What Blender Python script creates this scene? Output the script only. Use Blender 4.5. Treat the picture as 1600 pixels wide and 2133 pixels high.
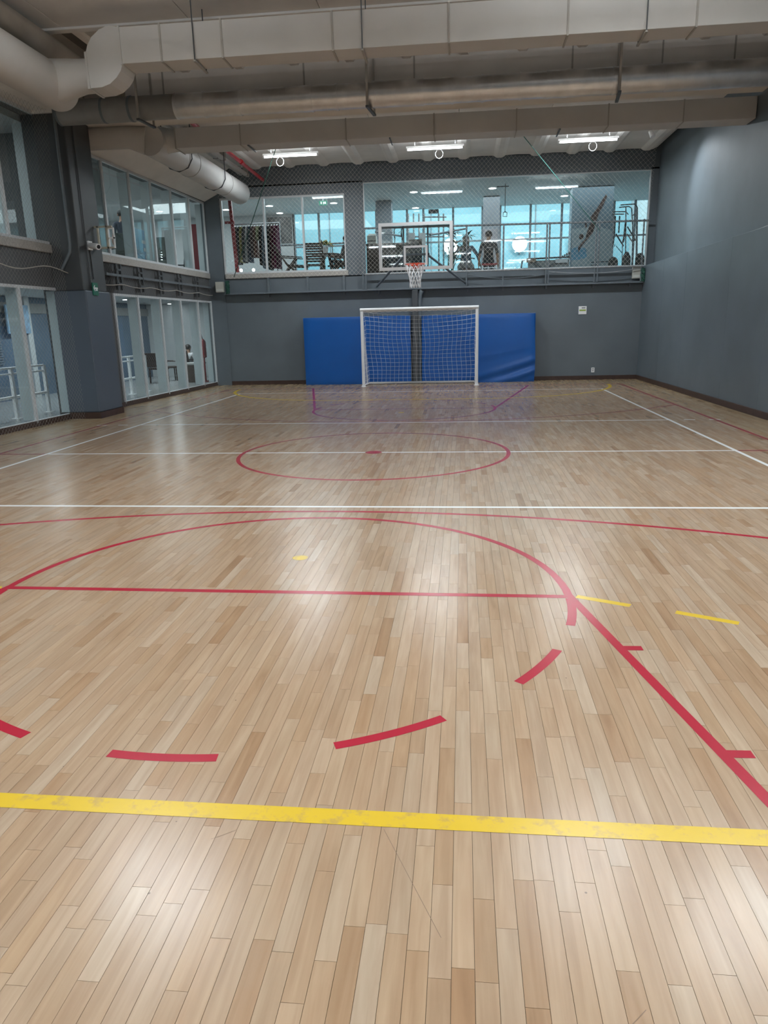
import bpy, bmesh, math, random
from mathutils import Vector, Matrix
random.seed(7)
R = math.radians
S = bpy.context.scene
COL = S.collection
for o in list(bpy.data.objects): bpy.data.objects.remove(o)

# ------------------------------------------------------------------ camera
CF, CP, CY, CR = 1501.55, -0.2520, -0.1110, -0.0240
CX, CZ = 1.156, 1.601
fw = Vector((math.sin(CY)*math.cos(CP), math.cos(CY)*math.cos(CP), math.sin(CP)))
r0 = Vector((math.cos(CY), -math.sin(CY), 0)); u0 = r0.cross(fw)
rt = math.cos(CR)*r0 + math.sin(CR)*u0; up = -math.sin(CR)*r0 + math.cos(CR)*u0
cd = bpy.data.cameras.new('camera'); cam = bpy.data.objects.new('camera', cd); COL.objects.link(cam)
cd.sensor_width = 36; cd.lens = CF/2133*36; cd.clip_end = 200
M3 = Matrix((rt, up, -fw)).transposed()
cam.matrix_world = Matrix.Translation((CX, 0, CZ)) @ M3.to_4x4()
S.camera = cam

# ------------------------------------------------------------------ world / exposure
w = bpy.data.worlds.new('world'); S.world = w; w.use_nodes = True
w.node_tree.nodes['Background'].inputs[0].default_value = (.55, .6, .65, 1)
w.node_tree.nodes['Background'].inputs[1].default_value = .02
S.view_settings.view_transform = 'Standard'; S.view_settings.look = 'None'
S.view_settings.gamma = 1; S.view_settings.use_curve_mapping = False
S.view_settings.exposure = 0.0
LAMP_W = 92          # watts of one ceiling batten
ROOM_W = 95          # rooms behind the glass

# ------------------------------------------------------------------ materials
MATS = {}
def mat(name, col, rough=.6, metal=0., var=.08, scale=6., bump=0., bscale=60., spec=.5, coat=0., stretch=None):
    if name in MATS: return MATS[name]
    m = bpy.data.materials.new(name); m.use_nodes = True; MATS[name] = m
    nt = m.node_tree; b = nt.nodes['Principled BSDF']; L = nt.links
    b.inputs['Roughness'].default_value = rough; b.inputs['Metallic'].default_value = metal
    b.inputs['Specular IOR Level'].default_value = spec; b.inputs['Coat Weight'].default_value = coat
    g = nt.nodes.new('ShaderNodeNewGeometry'); mp = nt.nodes.new('ShaderNodeMapping')
    L.new(g.outputs['Position'], mp.inputs[0])
    if stretch: mp.inputs['Scale'].default_value = stretch
    n = nt.nodes.new('ShaderNodeTexNoise'); n.inputs['Scale'].default_value = scale; n.inputs['Detail'].default_value = 5
    L.new(mp.outputs[0], n.inputs['Vector'])
    r = nt.nodes.new('ShaderNodeValToRGB'); r.color_ramp.elements[0].position = .3; r.color_ramp.elements[1].position = .72
    c = Vector(col)
    r.color_ramp.elements[0].color = (*(c*(1-var)), 1); r.color_ramp.elements[1].color = (*[min(1, x) for x in c*(1+var)], 1)
    L.new(n.outputs[0], r.inputs[0]); L.new(r.outputs[0], b.inputs['Base Color'])
    if bump:
        n2 = nt.nodes.new('ShaderNodeTexNoise'); n2.inputs['Scale'].default_value = bscale; n2.inputs['Detail'].default_value = 4
        L.new(mp.outputs[0], n2.inputs['Vector'])
        bp = nt.nodes.new('ShaderNodeBump'); bp.inputs['Strength'].default_value = bump; bp.inputs['Distance'].default_value = .01
        L.new(n2.outputs[0], bp.inputs['Height']); L.new(bp.outputs[0], b.inputs['Normal'])
    return m
def emis(name, col, s):
    if name in MATS: return MATS[name]
    m = bpy.data.materials.new(name); m.use_nodes = True; MATS[name] = m
    b = m.node_tree.nodes['Principled BSDF']; b.inputs['Base Color'].default_value = (*col, 1)
    b.inputs['Emission Color'].default_value = (*col, 1); b.inputs['Emission Strength'].default_value = s
    return m
def glass(name, tint=(.9, .96, .97), rough=.02, fac=.0):
    if name in MATS: return MATS[name]
    m = bpy.data.materials.new(name); m.use_nodes = True; MATS[name] = m
    nt = m.node_tree; nt.nodes.remove(nt.nodes['Principled BSDF']); out = nt.nodes['Material Output']
    t = nt.nodes.new('ShaderNodeBsdfTransparent'); t.inputs[0].default_value = (*tint, 1)
    g = nt.nodes.new('ShaderNodeBsdfGlossy'); g.inputs['Roughness'].default_value = rough; g.inputs[0].default_value = (.9, .95, .95, 1)
    f = nt.nodes.new('ShaderNodeFresnel'); f.inputs[0].default_value = 1.5
    a = nt.nodes.new('ShaderNodeMath'); a.operation = 'ADD'; a.inputs[1].default_value = fac; a.use_clamp = True
    mx = nt.nodes.new('ShaderNodeMixShader')
    ge = nt.nodes.new('ShaderNodeNewGeometry'); iv = nt.nodes.new('ShaderNodeMath'); iv.operation = 'SUBTRACT'; iv.inputs[0].default_value = 1
    ml = nt.nodes.new('ShaderNodeMath'); ml.operation = 'MULTIPLY'          # reflect on the outer face only
    nt.links.new(ge.outputs['Backfacing'], iv.inputs[1]); nt.links.new(f.outputs[0], a.inputs[0]); nt.links.new(a.outputs[0], ml.inputs[0]); nt.links.new(iv.outputs[0], ml.inputs[1])
    nt.links.new(ml.outputs[0], mx.inputs[0])
    nt.links.new(t.outputs[0], mx.inputs[1]); nt.links.new(g.outputs[0], mx.inputs[2]); nt.links.new(mx.outputs[0], out.inputs[0])
    return m
def plankmat():
    m = bpy.data.materials.new('maple_plank'); m.use_nodes = True; MATS['plank'] = m
    nt = m.node_tree; b = nt.nodes['Principled BSDF']; L = nt.links
    at = nt.nodes.new('ShaderNodeAttribute'); at.attribute_name = 'tone'
    g = nt.nodes.new('ShaderNodeNewGeometry'); ad = nt.nodes.new('ShaderNodeVectorMath'); ad.operation = 'ADD'
    sc = nt.nodes.new('ShaderNodeVectorMath'); sc.operation = 'SCALE'; sc.inputs['Scale'].default_value = 37
    L.new(at.outputs['Vector'], sc.inputs[0]); L.new(g.outputs['Position'], ad.inputs[0]); L.new(sc.outputs[0], ad.inputs[1])
    mp = nt.nodes.new('ShaderNodeMapping'); mp.inputs['Scale'].default_value = (34, 2.2, 1); L.new(ad.outputs[0], mp.inputs[0])
    n = nt.nodes.new('ShaderNodeTexNoise'); n.inputs['Scale'].default_value = 1; n.inputs['Detail'].default_value = 5; n.inputs['Distortion'].default_value = .6
    L.new(mp.outputs[0], n.inputs['Vector'])
    r = nt.nodes.new('ShaderNodeValToRGB'); r.color_ramp.elements[0].position = .25; r.color_ramp.elements[1].position = .75
    r.color_ramp.elements[0].color = (.84, .80, .76, 1); r.color_ramp.elements[1].color = (1.1, 1.1, 1.1, 1)
    L.new(n.outputs[0], r.inputs[0])
    mp2 = nt.nodes.new('ShaderNodeMapping'); mp2.inputs['Scale'].default_value = (9, 1.6, 1); L.new(ad.outputs[0], mp2.inputs[0])
    n2 = nt.nodes.new('ShaderNodeTexNoise'); n2.inputs['Scale'].default_value = 1.5; n2.inputs['Detail'].default_value = 3; L.new(mp2.outputs[0], n2.inputs['Vector'])
    r2 = nt.nodes.new('ShaderNodeValToRGB'); r2.color_ramp.elements[0].position = .35; r2.color_ramp.elements[1].position = .7
    r2.color_ramp.elements[0].color = (.95, .90, .86, 1); r2.color_ramp.elements[1].color = (1.04, 1.04, 1.03, 1); L.new(n2.outputs[0], r2.inputs[0])
    m1 = nt.nodes.new('ShaderNodeMixRGB'); m1.blend_type = 'MULTIPLY'; m1.inputs[0].default_value = 1
    m2 = nt.nodes.new('ShaderNodeMixRGB'); m2.blend_type = 'MULTIPLY'; m2.inputs[0].default_value = 1
    L.new(at.outputs['Color'], m1.inputs[1]); L.new(r.outputs[0], m1.inputs[2]); L.new(m1.outputs[0], m2.inputs[1]); L.new(r2.outputs[0], m2.inputs[2])
    # sparse dark specks
    v = nt.nodes.new('ShaderNodeTexVoronoi'); v.inputs['Scale'].default_value = 5.5; L.new(g.outputs['Position'], v.inputs['Vector'])
    lt = nt.nodes.new('ShaderNodeMath'); lt.operation = 'LESS_THAN'; lt.inputs[1].default_value = .022; L.new(v.outputs['Distance'], lt.inputs[0])
    m3 = nt.nodes.new('ShaderNodeMixRGB'); m3.inputs[2].default_value = (.09, .06, .04, 1)
    ml = nt.nodes.new('ShaderNodeMath'); ml.operation = 'MULTIPLY'; ml.inputs[1].default_value = .75; L.new(lt.outputs[0], ml.inputs[0])
    L.new(ml.outputs[0], m3.inputs[0]); L.new(m2.outputs[0], m3.inputs[1]); L.new(m3.outputs[0], b.inputs['Base Color'])
    n3 = nt.nodes.new('ShaderNodeTexNoise'); n3.inputs['Scale'].default_value = 3; n3.inputs['Detail'].default_value = 4; L.new(g.outputs['Position'], n3.inputs['Vector'])
    mr = nt.nodes.new('ShaderNodeMapRange'); mr.inputs[3].default_value = .205; mr.inputs[4].default_value = .262; L.new(n3.outputs[0], mr.inputs[0])
    L.new(mr.outputs[0], b.inputs['Roughness']); b.inputs['Specular IOR Level'].default_value = .29
    bp = nt.nodes.new('ShaderNodeBump'); bp.inputs['Strength'].default_value = .03; bp.inputs['Distance'].default_value = .002
    L.new(n.outputs[0], bp.inputs['Height']); L.new(bp.outputs[0], b.inputs['Normal'])
    return m
def paintline(name, col, wear, wcol=(.5, .38, .24)):
    m = bpy.data.materials.new(name); m.use_nodes = True; MATS[name] = m
    nt = m.node_tree; b = nt.nodes['Principled BSDF']; L = nt.links
    g = nt.nodes.new('ShaderNodeNewGeometry')
    n = nt.nodes.new('ShaderNodeTexNoise'); n.inputs['Scale'].default_value = 14; n.inputs['Detail'].default_value = 8; n.inputs['Roughness'].default_value = .7
    L.new(g.outputs['Position'], n.inputs['Vector'])
    r = nt.nodes.new('ShaderNodeValToRGB'); r.color_ramp.elements[0].position = wear-.07; r.color_ramp.elements[1].position = wear+.05
    r.color_ramp.elements[0].color = (*wcol, 1); r.color_ramp.elements[1].color = (*col, 1)
    L.new(n.outputs[0], r.inputs[0]); L.new(r.outputs[0], b.inputs['Base Color'])
    b.inputs['Roughness'].default_value = .25; b.inputs['Specular IOR Level'].default_value = .28
    return m
PL = plankmat()
RED = paintline('red_line_paint', (.32, .014, .030), .22, (.3, .05, .06))
YEL = paintline('yellow_line_paint', (.58, .40, .03), .43, (.45, .31, .07))
WHI = paintline('white_line_paint', (.78, .79, .78), .22)
RED_REFL = paintline('red_line_reflection', (.32, .012, .06), .22, (.3, .05, .06))  # far key red with the blue reflection mixed into its colour
SLATE = mat('slate_wall_paint', (.118, .143, .162), .55, var=.10, scale=1.1, bump=.10, bscale=40)
SLATEP = mat('slate_panel_paint', (.115, .143, .166), .5, var=.12, scale=.9, bump=.06, bscale=30)
PILLAR = mat('pillar_paint', (.060, .066, .070), .55, var=.1, scale=1.5, bump=.1)
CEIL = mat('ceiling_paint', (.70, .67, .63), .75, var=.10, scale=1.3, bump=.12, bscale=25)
CEILD = mat('coffer_shade', (.17, .16, .15), .8, var=.15, scale=1.3, bump=.12)  # ceiling slab colour darkened to stand for shade inside the coffers
DUCT = mat('duct_paint', (.53, .52, .50), .55, var=.07, scale=1.2, bump=.05, bscale=12)
SEAM = mat('duct_seam', (.36, .34, .31), .6)
FOIL = mat('aluminium_jacket', (.72, .74, .76), .33, metal=.8, var=.12, scale=5, bump=.35, bscale=7)
STEEL = mat('dark_steel', (.10, .11, .12), .45, metal=.6)
GREYS = mat('grey_steel_paint', (.13, .155, .175), .45)
ALU = mat('white_aluminium', (.62, .65, .67), .4, var=.04)
ALUF = mat('frosted_fin', (.60, .67, .69), .35, var=.06, scale=2)
STONE = mat('granite_sill', (.40, .38, .35), .55, var=.25, scale=45)
WOODB = mat('baseboard_wood', (.050, .026, .019), .45, var=.2, scale=8)
BLUE = mat('blue_vinyl', (.003, .085, .34), .33, var=.06, scale=2, bump=.05, bscale=4)
WHITE = mat('white_paint', (.86, .87, .88), .4, var=.03)
NETW = mat('white_net_cord', (.86, .87, .89), .7)
NETC = mat('cream_net_cord', (.74, .71, .64), .8)
NETD = mat('grey_net_cord', (.30, .29, .27), .8)
ORNG = mat('orange_rim', (.62, .055, .015), .4)
BLACK = mat('black_plastic', (.015, .016, .018), .5)
DKGR = mat('green_rope', (.02, .09, .065), .7)
ROPE = mat('pale_rope', (.38, .36, .32), .8)
GLASS = glass('window_glass', (.92, .962, .965), .02, .02)
BGLASS = glass('board_glass', (.96, .985, .985), .02, -.02)
LAMP = emis('fluorescent_tube', (.92, .97, 1), 14)
DOWN = emis('downlight_lens', (.93, .98, 1), 14)

# ------------------------------------------------------------------ helpers
ORG = {}
class MB:
    def __init__(s): s.v = []; s.f = []; s.col = []
    def q(s, *p):
        i = len(s.v); s.v += [Vector(x) for x in p]; s.f.append(tuple(range(i, i+len(p)))); return s
    def box(s, x0, x1, y0, y1, z0, z1):
        i = len(s.v); s.v += [Vector((x, y, z)) for x in (x0, x1) for y in (y0, y1) for z in (z0, z1)]
        s.f += [(i, i+1, i+3, i+2), (i+4, i+6, i+7, i+5), (i, i+4, i+5, i+1), (i+2, i+3, i+7, i+6), (i, i+2, i+6, i+4), (i+1, i+5, i+7, i+3)]
        return s
    def hexa(s, p):      # 8 corners: bottom 4 ring, top 4 ring
        i = len(s.v); s.v += [Vector(x) for x in p]
        s.f += [(i+3, i+2, i+1, i), (i+4, i+5, i+6, i+7)] + [(i+k, i+(k+1) % 4, i+4+(k+1) % 4, i+4+k) for k in range(4)]
        return s
    def bar(s, a, b, w, d=None, upv=(0, 0, 1)):     # rectangular bar from a to b
        a, b = Vector(a), Vector(b); d = w if d is None else d
        t = (b-a).normalized(); u = Vector(upv)
        if abs(t.dot(u)) > .98: u = Vector((1, 0, 0))
        n = t.cross(u).normalized(); m = n.cross(t)
        n *= w/2; m *= d/2
        return s.hexa([a-n-m, a+n-m, a+n+m, a-n+m, b-n-m, b+n-m, b+n+m, b-n+m])
    def tube(s, path, r, n=8, cap=True, closed=False):
        P = [Vector(p) for p in path]; N = len(P); rr = r if isinstance(r, (list, tuple)) else [r]*N
        base = len(s.v); ref = None
        for k, p in enumerate(P):
            if closed: t = (P[(k+1) % N]-P[k-1])
            else: t = (P[min(k+1, N-1)]-P[max(k-1, 0)])
            t.normalize()
            if ref is None:
                ref = Vector((0, 0, 1)) if abs(t.z) < .9 else Vector((1, 0, 0))
            a = t.cross(ref)
            if a.length < 1e-5: a = t.cross(Vector((0, 1, 0)))
            a.normalize(); b = a.cross(t); ref = b.copy()
            for j in range(n):
                th = 2*math.pi*j/n; s.v.append(p + (a*math.cos(th)+b*math.sin(th))*rr[k])
        for k in range(N if closed else N-1):
            k2 = (k+1) % N
            for j in range(n):
                j2 = (j+1) % n; s.f.append((base+k*n+j, base+k*n+j2, base+k2*n+j2, base+k2*n+j))
        if cap and not closed:
            s.f.append(tuple(base+j for j in reversed(range(n)))); s.f.append(tuple(base+(N-1)*n+j for j in range(n)))
        return s
    def lathe(s, prof, c=(0, 0, 0), n=16):           # (r,z) profile round z
        base = len(s.v); c = Vector(c)
        for r, z in prof:
            for j in range(n):
                th = 2*math.pi*j/n; s.v.append(c+Vector((r*math.cos(th), r*math.sin(th), z)))
        for k in range(len(prof)-1):
            for j in range(n):
                j2 = (j+1) % n; s.f.append((base+k*n+j, base+k*n+j2, base+(k+1)*n+j2, base+(k+1)*n+j))
        if prof[0][0] > 1e-6: s.f.append(tuple(base+j for j in reversed(range(n))))
        if prof[-1][0] > 1e-6: s.f.append(tuple(base+(len(prof)-1)*n+j for j in range(n)))
        return s
    def prism(s, poly, ext, ):                        # poly of 3D points, extruded by vector
        e = Vector(ext); n = len(poly); i = len(s.v); P = [Vector(p) for p in poly]
        s.v += P + [p+e for p in P]
        s.f.append(tuple(i+k for k in range(n))); s.f.append(tuple(i+n+k for k in reversed(range(n))))
        for k in range(n): s.f.append((i+k, i+n+k, i+n+(k+1) % n, i+(k+1) % n))
        return s
    def grid(s, fn, nu, nv):
        b = len(s.v)
        for i in range(nu+1):
            for j in range(nv+1): s.v.append(Vector(fn(i/nu, j/nv)))
        for i in range(nu):
            for j in range(nv):
                a = b+i*(nv+1)+j; s.f.append((a, a+nv+1, a+nv+2, a+1))
        return s
    def ell(s, c, r, n=12, m=8):
        c = Vector(c)
        base = len(s.v)
        for k in range(m+1):
            ph = math.pi*k/m
            for j in range(n):
                th = 2*math.pi*j/n; s.v.append(c+Vector((r[0]*math.sin(ph)*math.cos(th), r[1]*math.sin(ph)*math.sin(th), r[2]*math.cos(ph))))
        for k in range(m):
            for j in range(n):
                j2 = (j+1) % n; s.f.append((base+k*n+j, base+(k+1)*n+j, base+(k+1)*n+j2, base+k*n+j2))
        return s
    def build(s, name, m, parent=None, smooth=False, bevel=0, fix=True):
        me = bpy.data.meshes.new(name)
        if parent is None:
            xs = [v.x for v in s.v]; ys = [v.y for v in s.v]; zs = [v.z for v in s.v]
            o0 = Vector(((min(xs)+max(xs))/2, (min(ys)+max(ys))/2, min(zs)))
        else: o0 = ORG[parent.name]
        me.from_pydata([tuple(v-o0) for v in s.v], [], s.f)
        if fix:
            bm = bmesh.new(); bm.from_mesh(me)
            bmesh.ops.remove_doubles(bm, verts=bm.verts, dist=1e-5)
            bmesh.ops.recalc_face_normals(bm, faces=bm.faces); bm.to_mesh(me); bm.free()
        for a in (m if isinstance(m, (list, tuple)) else [m]): me.materials.append(a)
        if smooth:
            me.polygons.foreach_set('use_smooth', [True]*len(me.polygons))
            if smooth != 'all':
                try: me.set_sharp_from_angle(angle=R(40))
                except Exception: pass
        o = bpy.data.objects.new(name, me); COL.objects.link(o)
        if parent is None: o.location = o0
        else: o.parent = parent
        ORG[o.name] = o0
        if bevel:
            b = o.modifiers.new('bevel', 'BEVEL'); b.width = bevel; b.segments = 2; b.limit_method = 'ANGLE'
        return o
def tag(o, label, cat, group=None, kind=None):
    if label: o['label'] = label
    if cat: o['category'] = cat
    if group: o['group'] = group
    if kind: o['kind'] = kind
    return o
def thing(name, label, cat, loc, group=None, kind=None):
    o = bpy.data.objects.new(name, None); COL.objects.link(o); o.location = loc; o.empty_display_size = .1
    ORG[o.name] = Vector(loc); return tag(o, label, cat, group, kind)
def struct(o, label=None):
    o['kind'] = 'structure'
    if label: o['label'] = label
    return o
def copy_tree(o, parent=None):
    c = o.copy(); COL.objects.link(c); c.parent = parent
    ORG[c.name] = ORG[o.name]
    for ch in list(o.children): copy_tree(ch, c)
    return c
def LX(y): return -6.5+.033*(y-11.3)

# ================================================================== FLOOR
YW = 21.3
floor = MB().box(-6.75, 6.12, -5, YW+.02, -.12, -.012).build('floor', mat('subfloor', (.035, .022, .014), .9))
struct(floor, 'maple strip sports floor with painted court lines')
floor_org = ORG['floor']
def to_px(p):
    d = Vector(p)-Vector((CX, 0, CZ)); z = d.dot(fw)
    return (800+CF*d.dot(rt)/z, 1066.5-CF*d.dot(up)/z) if z > .05 else None
TONES = [(.50, .375, .262), (.515, .395, .285), (.485, .355, .24), (.525, .41, .30), (.475, .34, .222), (.505, .38, .265), (.455, .315, .20), (.54, .435, .33), (.40, .265, .16)]
TW = [5, 5, 5, 4, 3, 5, 1.6, 3, .5]
planks = []; PW = .0595; rnd = random.Random(3)
x = -6.72
while x < 6.1:
    y = -1.2-rnd.random()*.5
    while y < YW:
        l = rnd.choice((.24, .3, .36, .42, .5, .58, .68, .8))*rnd.uniform(.9, 1.1)
        y1 = min(y+l, YW)
        t = Vector(rnd.choices(TONES, TW)[0])*rnd.uniform(.95, 1.05); t = Vector((t.x*.70, t.y*.68, t.z*.66))
        if abs(x+.03) > 5.28 or y > 19.75: t = Vector((t.x*1.02, t.y*1.06, t.z*.98))
        planks.append((x, x+PW, y, y1, t)); y = y1
    x += PW
def plank_mesh(mb, p, cols, org=Vector((0, 0, 0))):
    x0, x1, y0, y1, t = p; g = .0006
    k_ = 1 if y0 < 9 else .45; tl = rnd.gauss(0, .00007)*k_; th = rnd.gauss(0, .00004)*k_
    i = len(mb.v)
    zs = [-tl+th, tl+th, tl-th, -tl-th]
    c = [(x0+g, y0+g), (x1-g, y0+g), (x1-g, y1-g), (x0+g, y1-g)]
    mb.v += [Vector((a, b, z)) for (a, b), z in zip(c, zs)] + [Vector((a, b, -.011)) for a, b in c]
    mb.f += [(i, i+1, i+2, i+3)] + [(i+k, i+4+k, i+4+(k+1) % 4, i+(k+1) % 4) for k in range(4)]
    cols += [t]*5
def finish(me, cols):
    a = me.attributes.new('tone', 'FLOAT_COLOR', 'FACE')
    a.data.foreach_set('color', [c for t in cols for c in (t.x, t.y, t.z, 1)])
def area(p):
    x0, x1, y0, y1, _ = p
    if y0 < .9: return 0
    q = [to_px(v) for v in ((x0, y0, 0), (x1, y0, 0), (x1, y1, 0), (x0, y1, 0))]
    if any(a is None for a in q): return 0
    cx = sum(a[0] for a in q)/4; cy = sum(a[1] for a in q)/4
    if not (0 < cx < 1600 and 0 < cy < 2133): return 0
    return abs(sum(q[k][0]*q[(k+1) % 4][1]-q[(k+1) % 4][0]*q[k][1] for k in range(4)))/2
order = sorted(range(len(planks)), key=lambda i: -area(planks[i]))
near = set(order[:300])
fm = MB(); fc = []
for i, p in enumerate(planks):
    if i in near:
        mb = MB(); cc = []; plank_mesh(mb, p, cc)
        o = mb.build('plank', PL, floor, fix=False); finish(o.data, cc)
    else: plank_mesh(fm, p, fc)
pf = fm.build('plank_field', PL, floor, fix=False); finish(pf.data, fc); pf['kind'] = 'stuff'

# ---- court lines (painted strips)
LZ = .0007
def strip(name, pts, wd, m, label=None, z=LZ):
    mb = MB(); P = [Vector((a, b, z)) for a, b in pts]; i = 0
    L_, R_ = [], []
    for k, p in enumerate(P):
        t = (P[min(k+1, len(P)-1)]-P[max(k-1, 0)]).normalized(); n = Vector((-t.y, t.x, 0))*wd/2
        L_.append(p+n); R_.append(p-n)
    mb.v = L_+R_; n = len(P)
    mb.f = [(n+k, n+k+1, k+1, k) for k in range(n-1)]
    o = mb.build(name, m, floor, fix=False)
    if label: o['label'] = label
    return o
def arc(cx, cy, r, a0, a1, n=48): return [(cx+r*math.cos(R(a0+(a1-a0)*k/n)), cy+r*math.sin(R(a0+(a1-a0)*k/n))) for k in range(n+1)]
YC = 9.30
def key(side, m, yf):
    s = side   # +1: far key, -1: near key (mirrored about the centre line)
    nm = 'far' if s > 0 else 'near'
    b = yf+s*5.25
    strip('court_line', [(-1.825, yf), (1.825, yf)], .05, m, 'red free throw line of the %s key' % nm, LZ+.0001)
    strip('court_line', arc(0, yf, 1.8, 180, 360) if s > 0 else arc(0, yf, 1.8, 0, 180), .05, m, 'solid free throw semicircle of the %s key' % nm, LZ+.0002)
    for k in (-1, 1):
        strip('court_line', [(k*1.8, yf-s*.03), (k*2.9, b)], .05, m, 'slanted side line of the %s key' % nm, LZ+.0003)
        for f in (.135, .31, .5, .67):
            X = 1.8+1.1*f; Y = yf+s*5.25*f
            strip('court_line', [(k*X, Y), (k*(X+.115), Y+.004)], .05, m, None, LZ+.0004)
    for a0, a1 in ((-1, -14), (-24.5, -38), (-53, -68.5), (-83, -97), (-110.5, -125), (-140, -154), (-166, -179)):   # dashed inner semicircle
        if s > 0: a0, a1 = -a0, -a1
        strip('court_line', arc(0, yf, 1.8, a0, a1, 8), .05, m, None, LZ+.0001)
key(-1, RED, 4.165)
key(1, RED_REFL, 14.39)
strip('court_line', arc(0, 6.19-8.3, 8.3, 128, 52, 60), .05, RED, 'near red three point arc')
strip('court_line', arc(0, 12.36+7.4, 7.4, 225, 315, 60), .05, RED, 'far red three point arc')
strip('court_line', arc(0, YC, 1.75, 0, 360, 96), .05, RED, 'red centre circle', LZ+.0003)
strip('court_line', arc(0, YC, .055, 0, 360, 24), .11, RED, 'red centre spot', LZ+.0005)
for s in (-1, 1):
    strip('court_line', [(s*4.55, .3), (s*4.55, 18.3)], .05, WHI, 'white side line', LZ+.0002)
    strip('court_line', [(s*5.27, -1), (s*5.27, 19.68)], .05, RED, 'red side line')
    strip('court_line', [(s*4.575, YC), (s*5.245, YC)], .05, RED)
    for yy in (6.35, 12.3):
        for a in (.32, .72): strip('court_line', [(s*(4.55+a-.09), yy), (s*(4.55+a+.09), yy)], .05, WHI)
    strip('court_line', [(s*1.845, 4.17), (s*2.13, 4.035)], .05, YEL); strip('court_line', [(s*2.36, 3.95), (s*2.65, 3.805)], .05, YEL)
strip('court_line', [(-4.55, YC), (4.55, YC)], .05, WHI, 'white centre line', LZ+.0001)
strip('court_line', [(-4.55, 18.3), (4.55, 18.3)], .05, WHI, 'white end line')
strip('court_line', [(-4.55, 12.3), (4.55, 12.3)], .05, WHI, 'far white attack line')
strip('court_line', [(-4.55, 6.365), (4.55, 6.365)], .05, WHI, 'near white attack line')
strip('court_line', [(-5.27, 19.68), (5.27, 19.68)], .05, RED, 'far red base line')
fa = arc(-1.55, 19.65, 3.4, 180, 270, 24) + arc(1.55, 19.65, 3.4, 270, 360, 24)
strip('court_line', fa, .08, YEL, 'far yellow goal area line', LZ+.0004)
na = arc(-2.3, -1.33, 3.4, 180, 90, 16) + arc(2.3, -1.33, 3.4, 90, 0, 16)
strip('court_line', na, .078, YEL, 'broad worn yellow goal area line crossing the foreground', LZ+.0004)
strip('court_line', arc(0, 4.853, .028, 0, 360, 20), .056, YEL, 'yellow penalty spot', LZ+.0004)
strip('court_line', arc(0, 13.75, .028, 0, 360, 20), .056, YEL, None, LZ+.0004)

SCR = mat('scratch_grime', (.16, .10, .06), .6)
for a, b in (((.905, 2.02), (1.105, 1.60)), ((.35, 1.93), (.42, 1.98)), ((1.92, 3.62), (1.99, 3.72)), ((.93, 2.58), (1.0, 2.66)), ((1.52, 1.35), (1.60, 1.43))):
    strip('scratch', [a, b], .0018, SCR, None, .0006)

# ================================================================== WALLS
wf = MB(); F0, F1 = YW, YW+.28
wf.box(-6.25, 6.35, F0, F1, -.02, 3.03)
wf.box(-6.25, 6.35, F0, F1, 5.46, 6.3)
wf.box(-6.25, -5.70, F0-.02, F1, 0, 6.3); wf.box(-2.12, -1.60, F0, F1, 3.0, 5.5); wf.box(6.12, 6.35, F0, F1, 3.0, 5.5)
wf.box(-5.70, -2.12, F0, F1, 5.20, 5.5)
struct(wf.build('wall_far', SLATE), 'dark slate grey end wall behind the goal')
wr = MB(); wr.box(6.30, 6.6, -5, F1, 3.0, 6.35)
struct(wr.build('wall_right', SLATE), 'dark slate grey upper side wall')
lin = bpy.data.objects['wall_right']
for k, (a, b) in enumerate([(-5, -1.0), (-1.0, 1.75), (1.75, 4.5), (4.5, 7.25), (7.25, 10.0), (10.0, 12.7), (12.7, 14.55), (14.55, 17.3), (17.3, 19.2), (19.2, YW-.0)]):
    MB().box(6.05, 6.32, a+.002, b-.002, 0, 3.03).build('wall_panel', SLATEP, lin, bevel=.003)
cr = MB(); pts = [(6.30, 13.15, 3.18), (6.30, 13.45, 3.08), (6.30, 13.9, 3.05)]
wb = MB().box(-6.95, 6.6, -5.2, -5, 0, 6.35); struct(wb.build('wall_behind', SLATE))
def lw(mb, y0, y1, z0, z1, d=.3, off=0.):
    mb.hexa([(LX(y0)-d+off, y0, z0), (LX(y0)+off, y0, z0), (LX(y1)+off, y1, z0), (LX(y1)-d+off, y1, z0),
             (LX(y0)-d+off, y0, z1), (LX(y0)+off, y0, z1), (LX(y1)+off, y1, z1), (LX(y1)-d+off, y1, z1)])
wl = MB()
lw(wl, -5, 11.0, -.02, 6.35)                         # solid part beside the camera
lw(wl, 11.0, 13.5, 2.45, 3.06); lw(wl, 11.0, 13.5, 5.42, 6.35); lw(wl, 13.5, 15.12, 0, 6.35)
lw(wl, 15.12, 15.55, 0, 3.06); lw(wl, 15.12, YW, 2.43, 3.06); lw(wl, 15.12, YW, 5.12, 6.35)
lw(wl, 11.0, 13.5, -.02, .03); lw(wl, 15.5, YW, -.02, .03)
struct(wl.build('wall_left', mat('side_wall_paint', (.085, .090, .095), .55, var=.12, scale=1.2, bump=.1, bscale=40)), 'dark slate grey side wall with two storeys of windows')
wlo = bpy.data.objects['wall_left']
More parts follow.
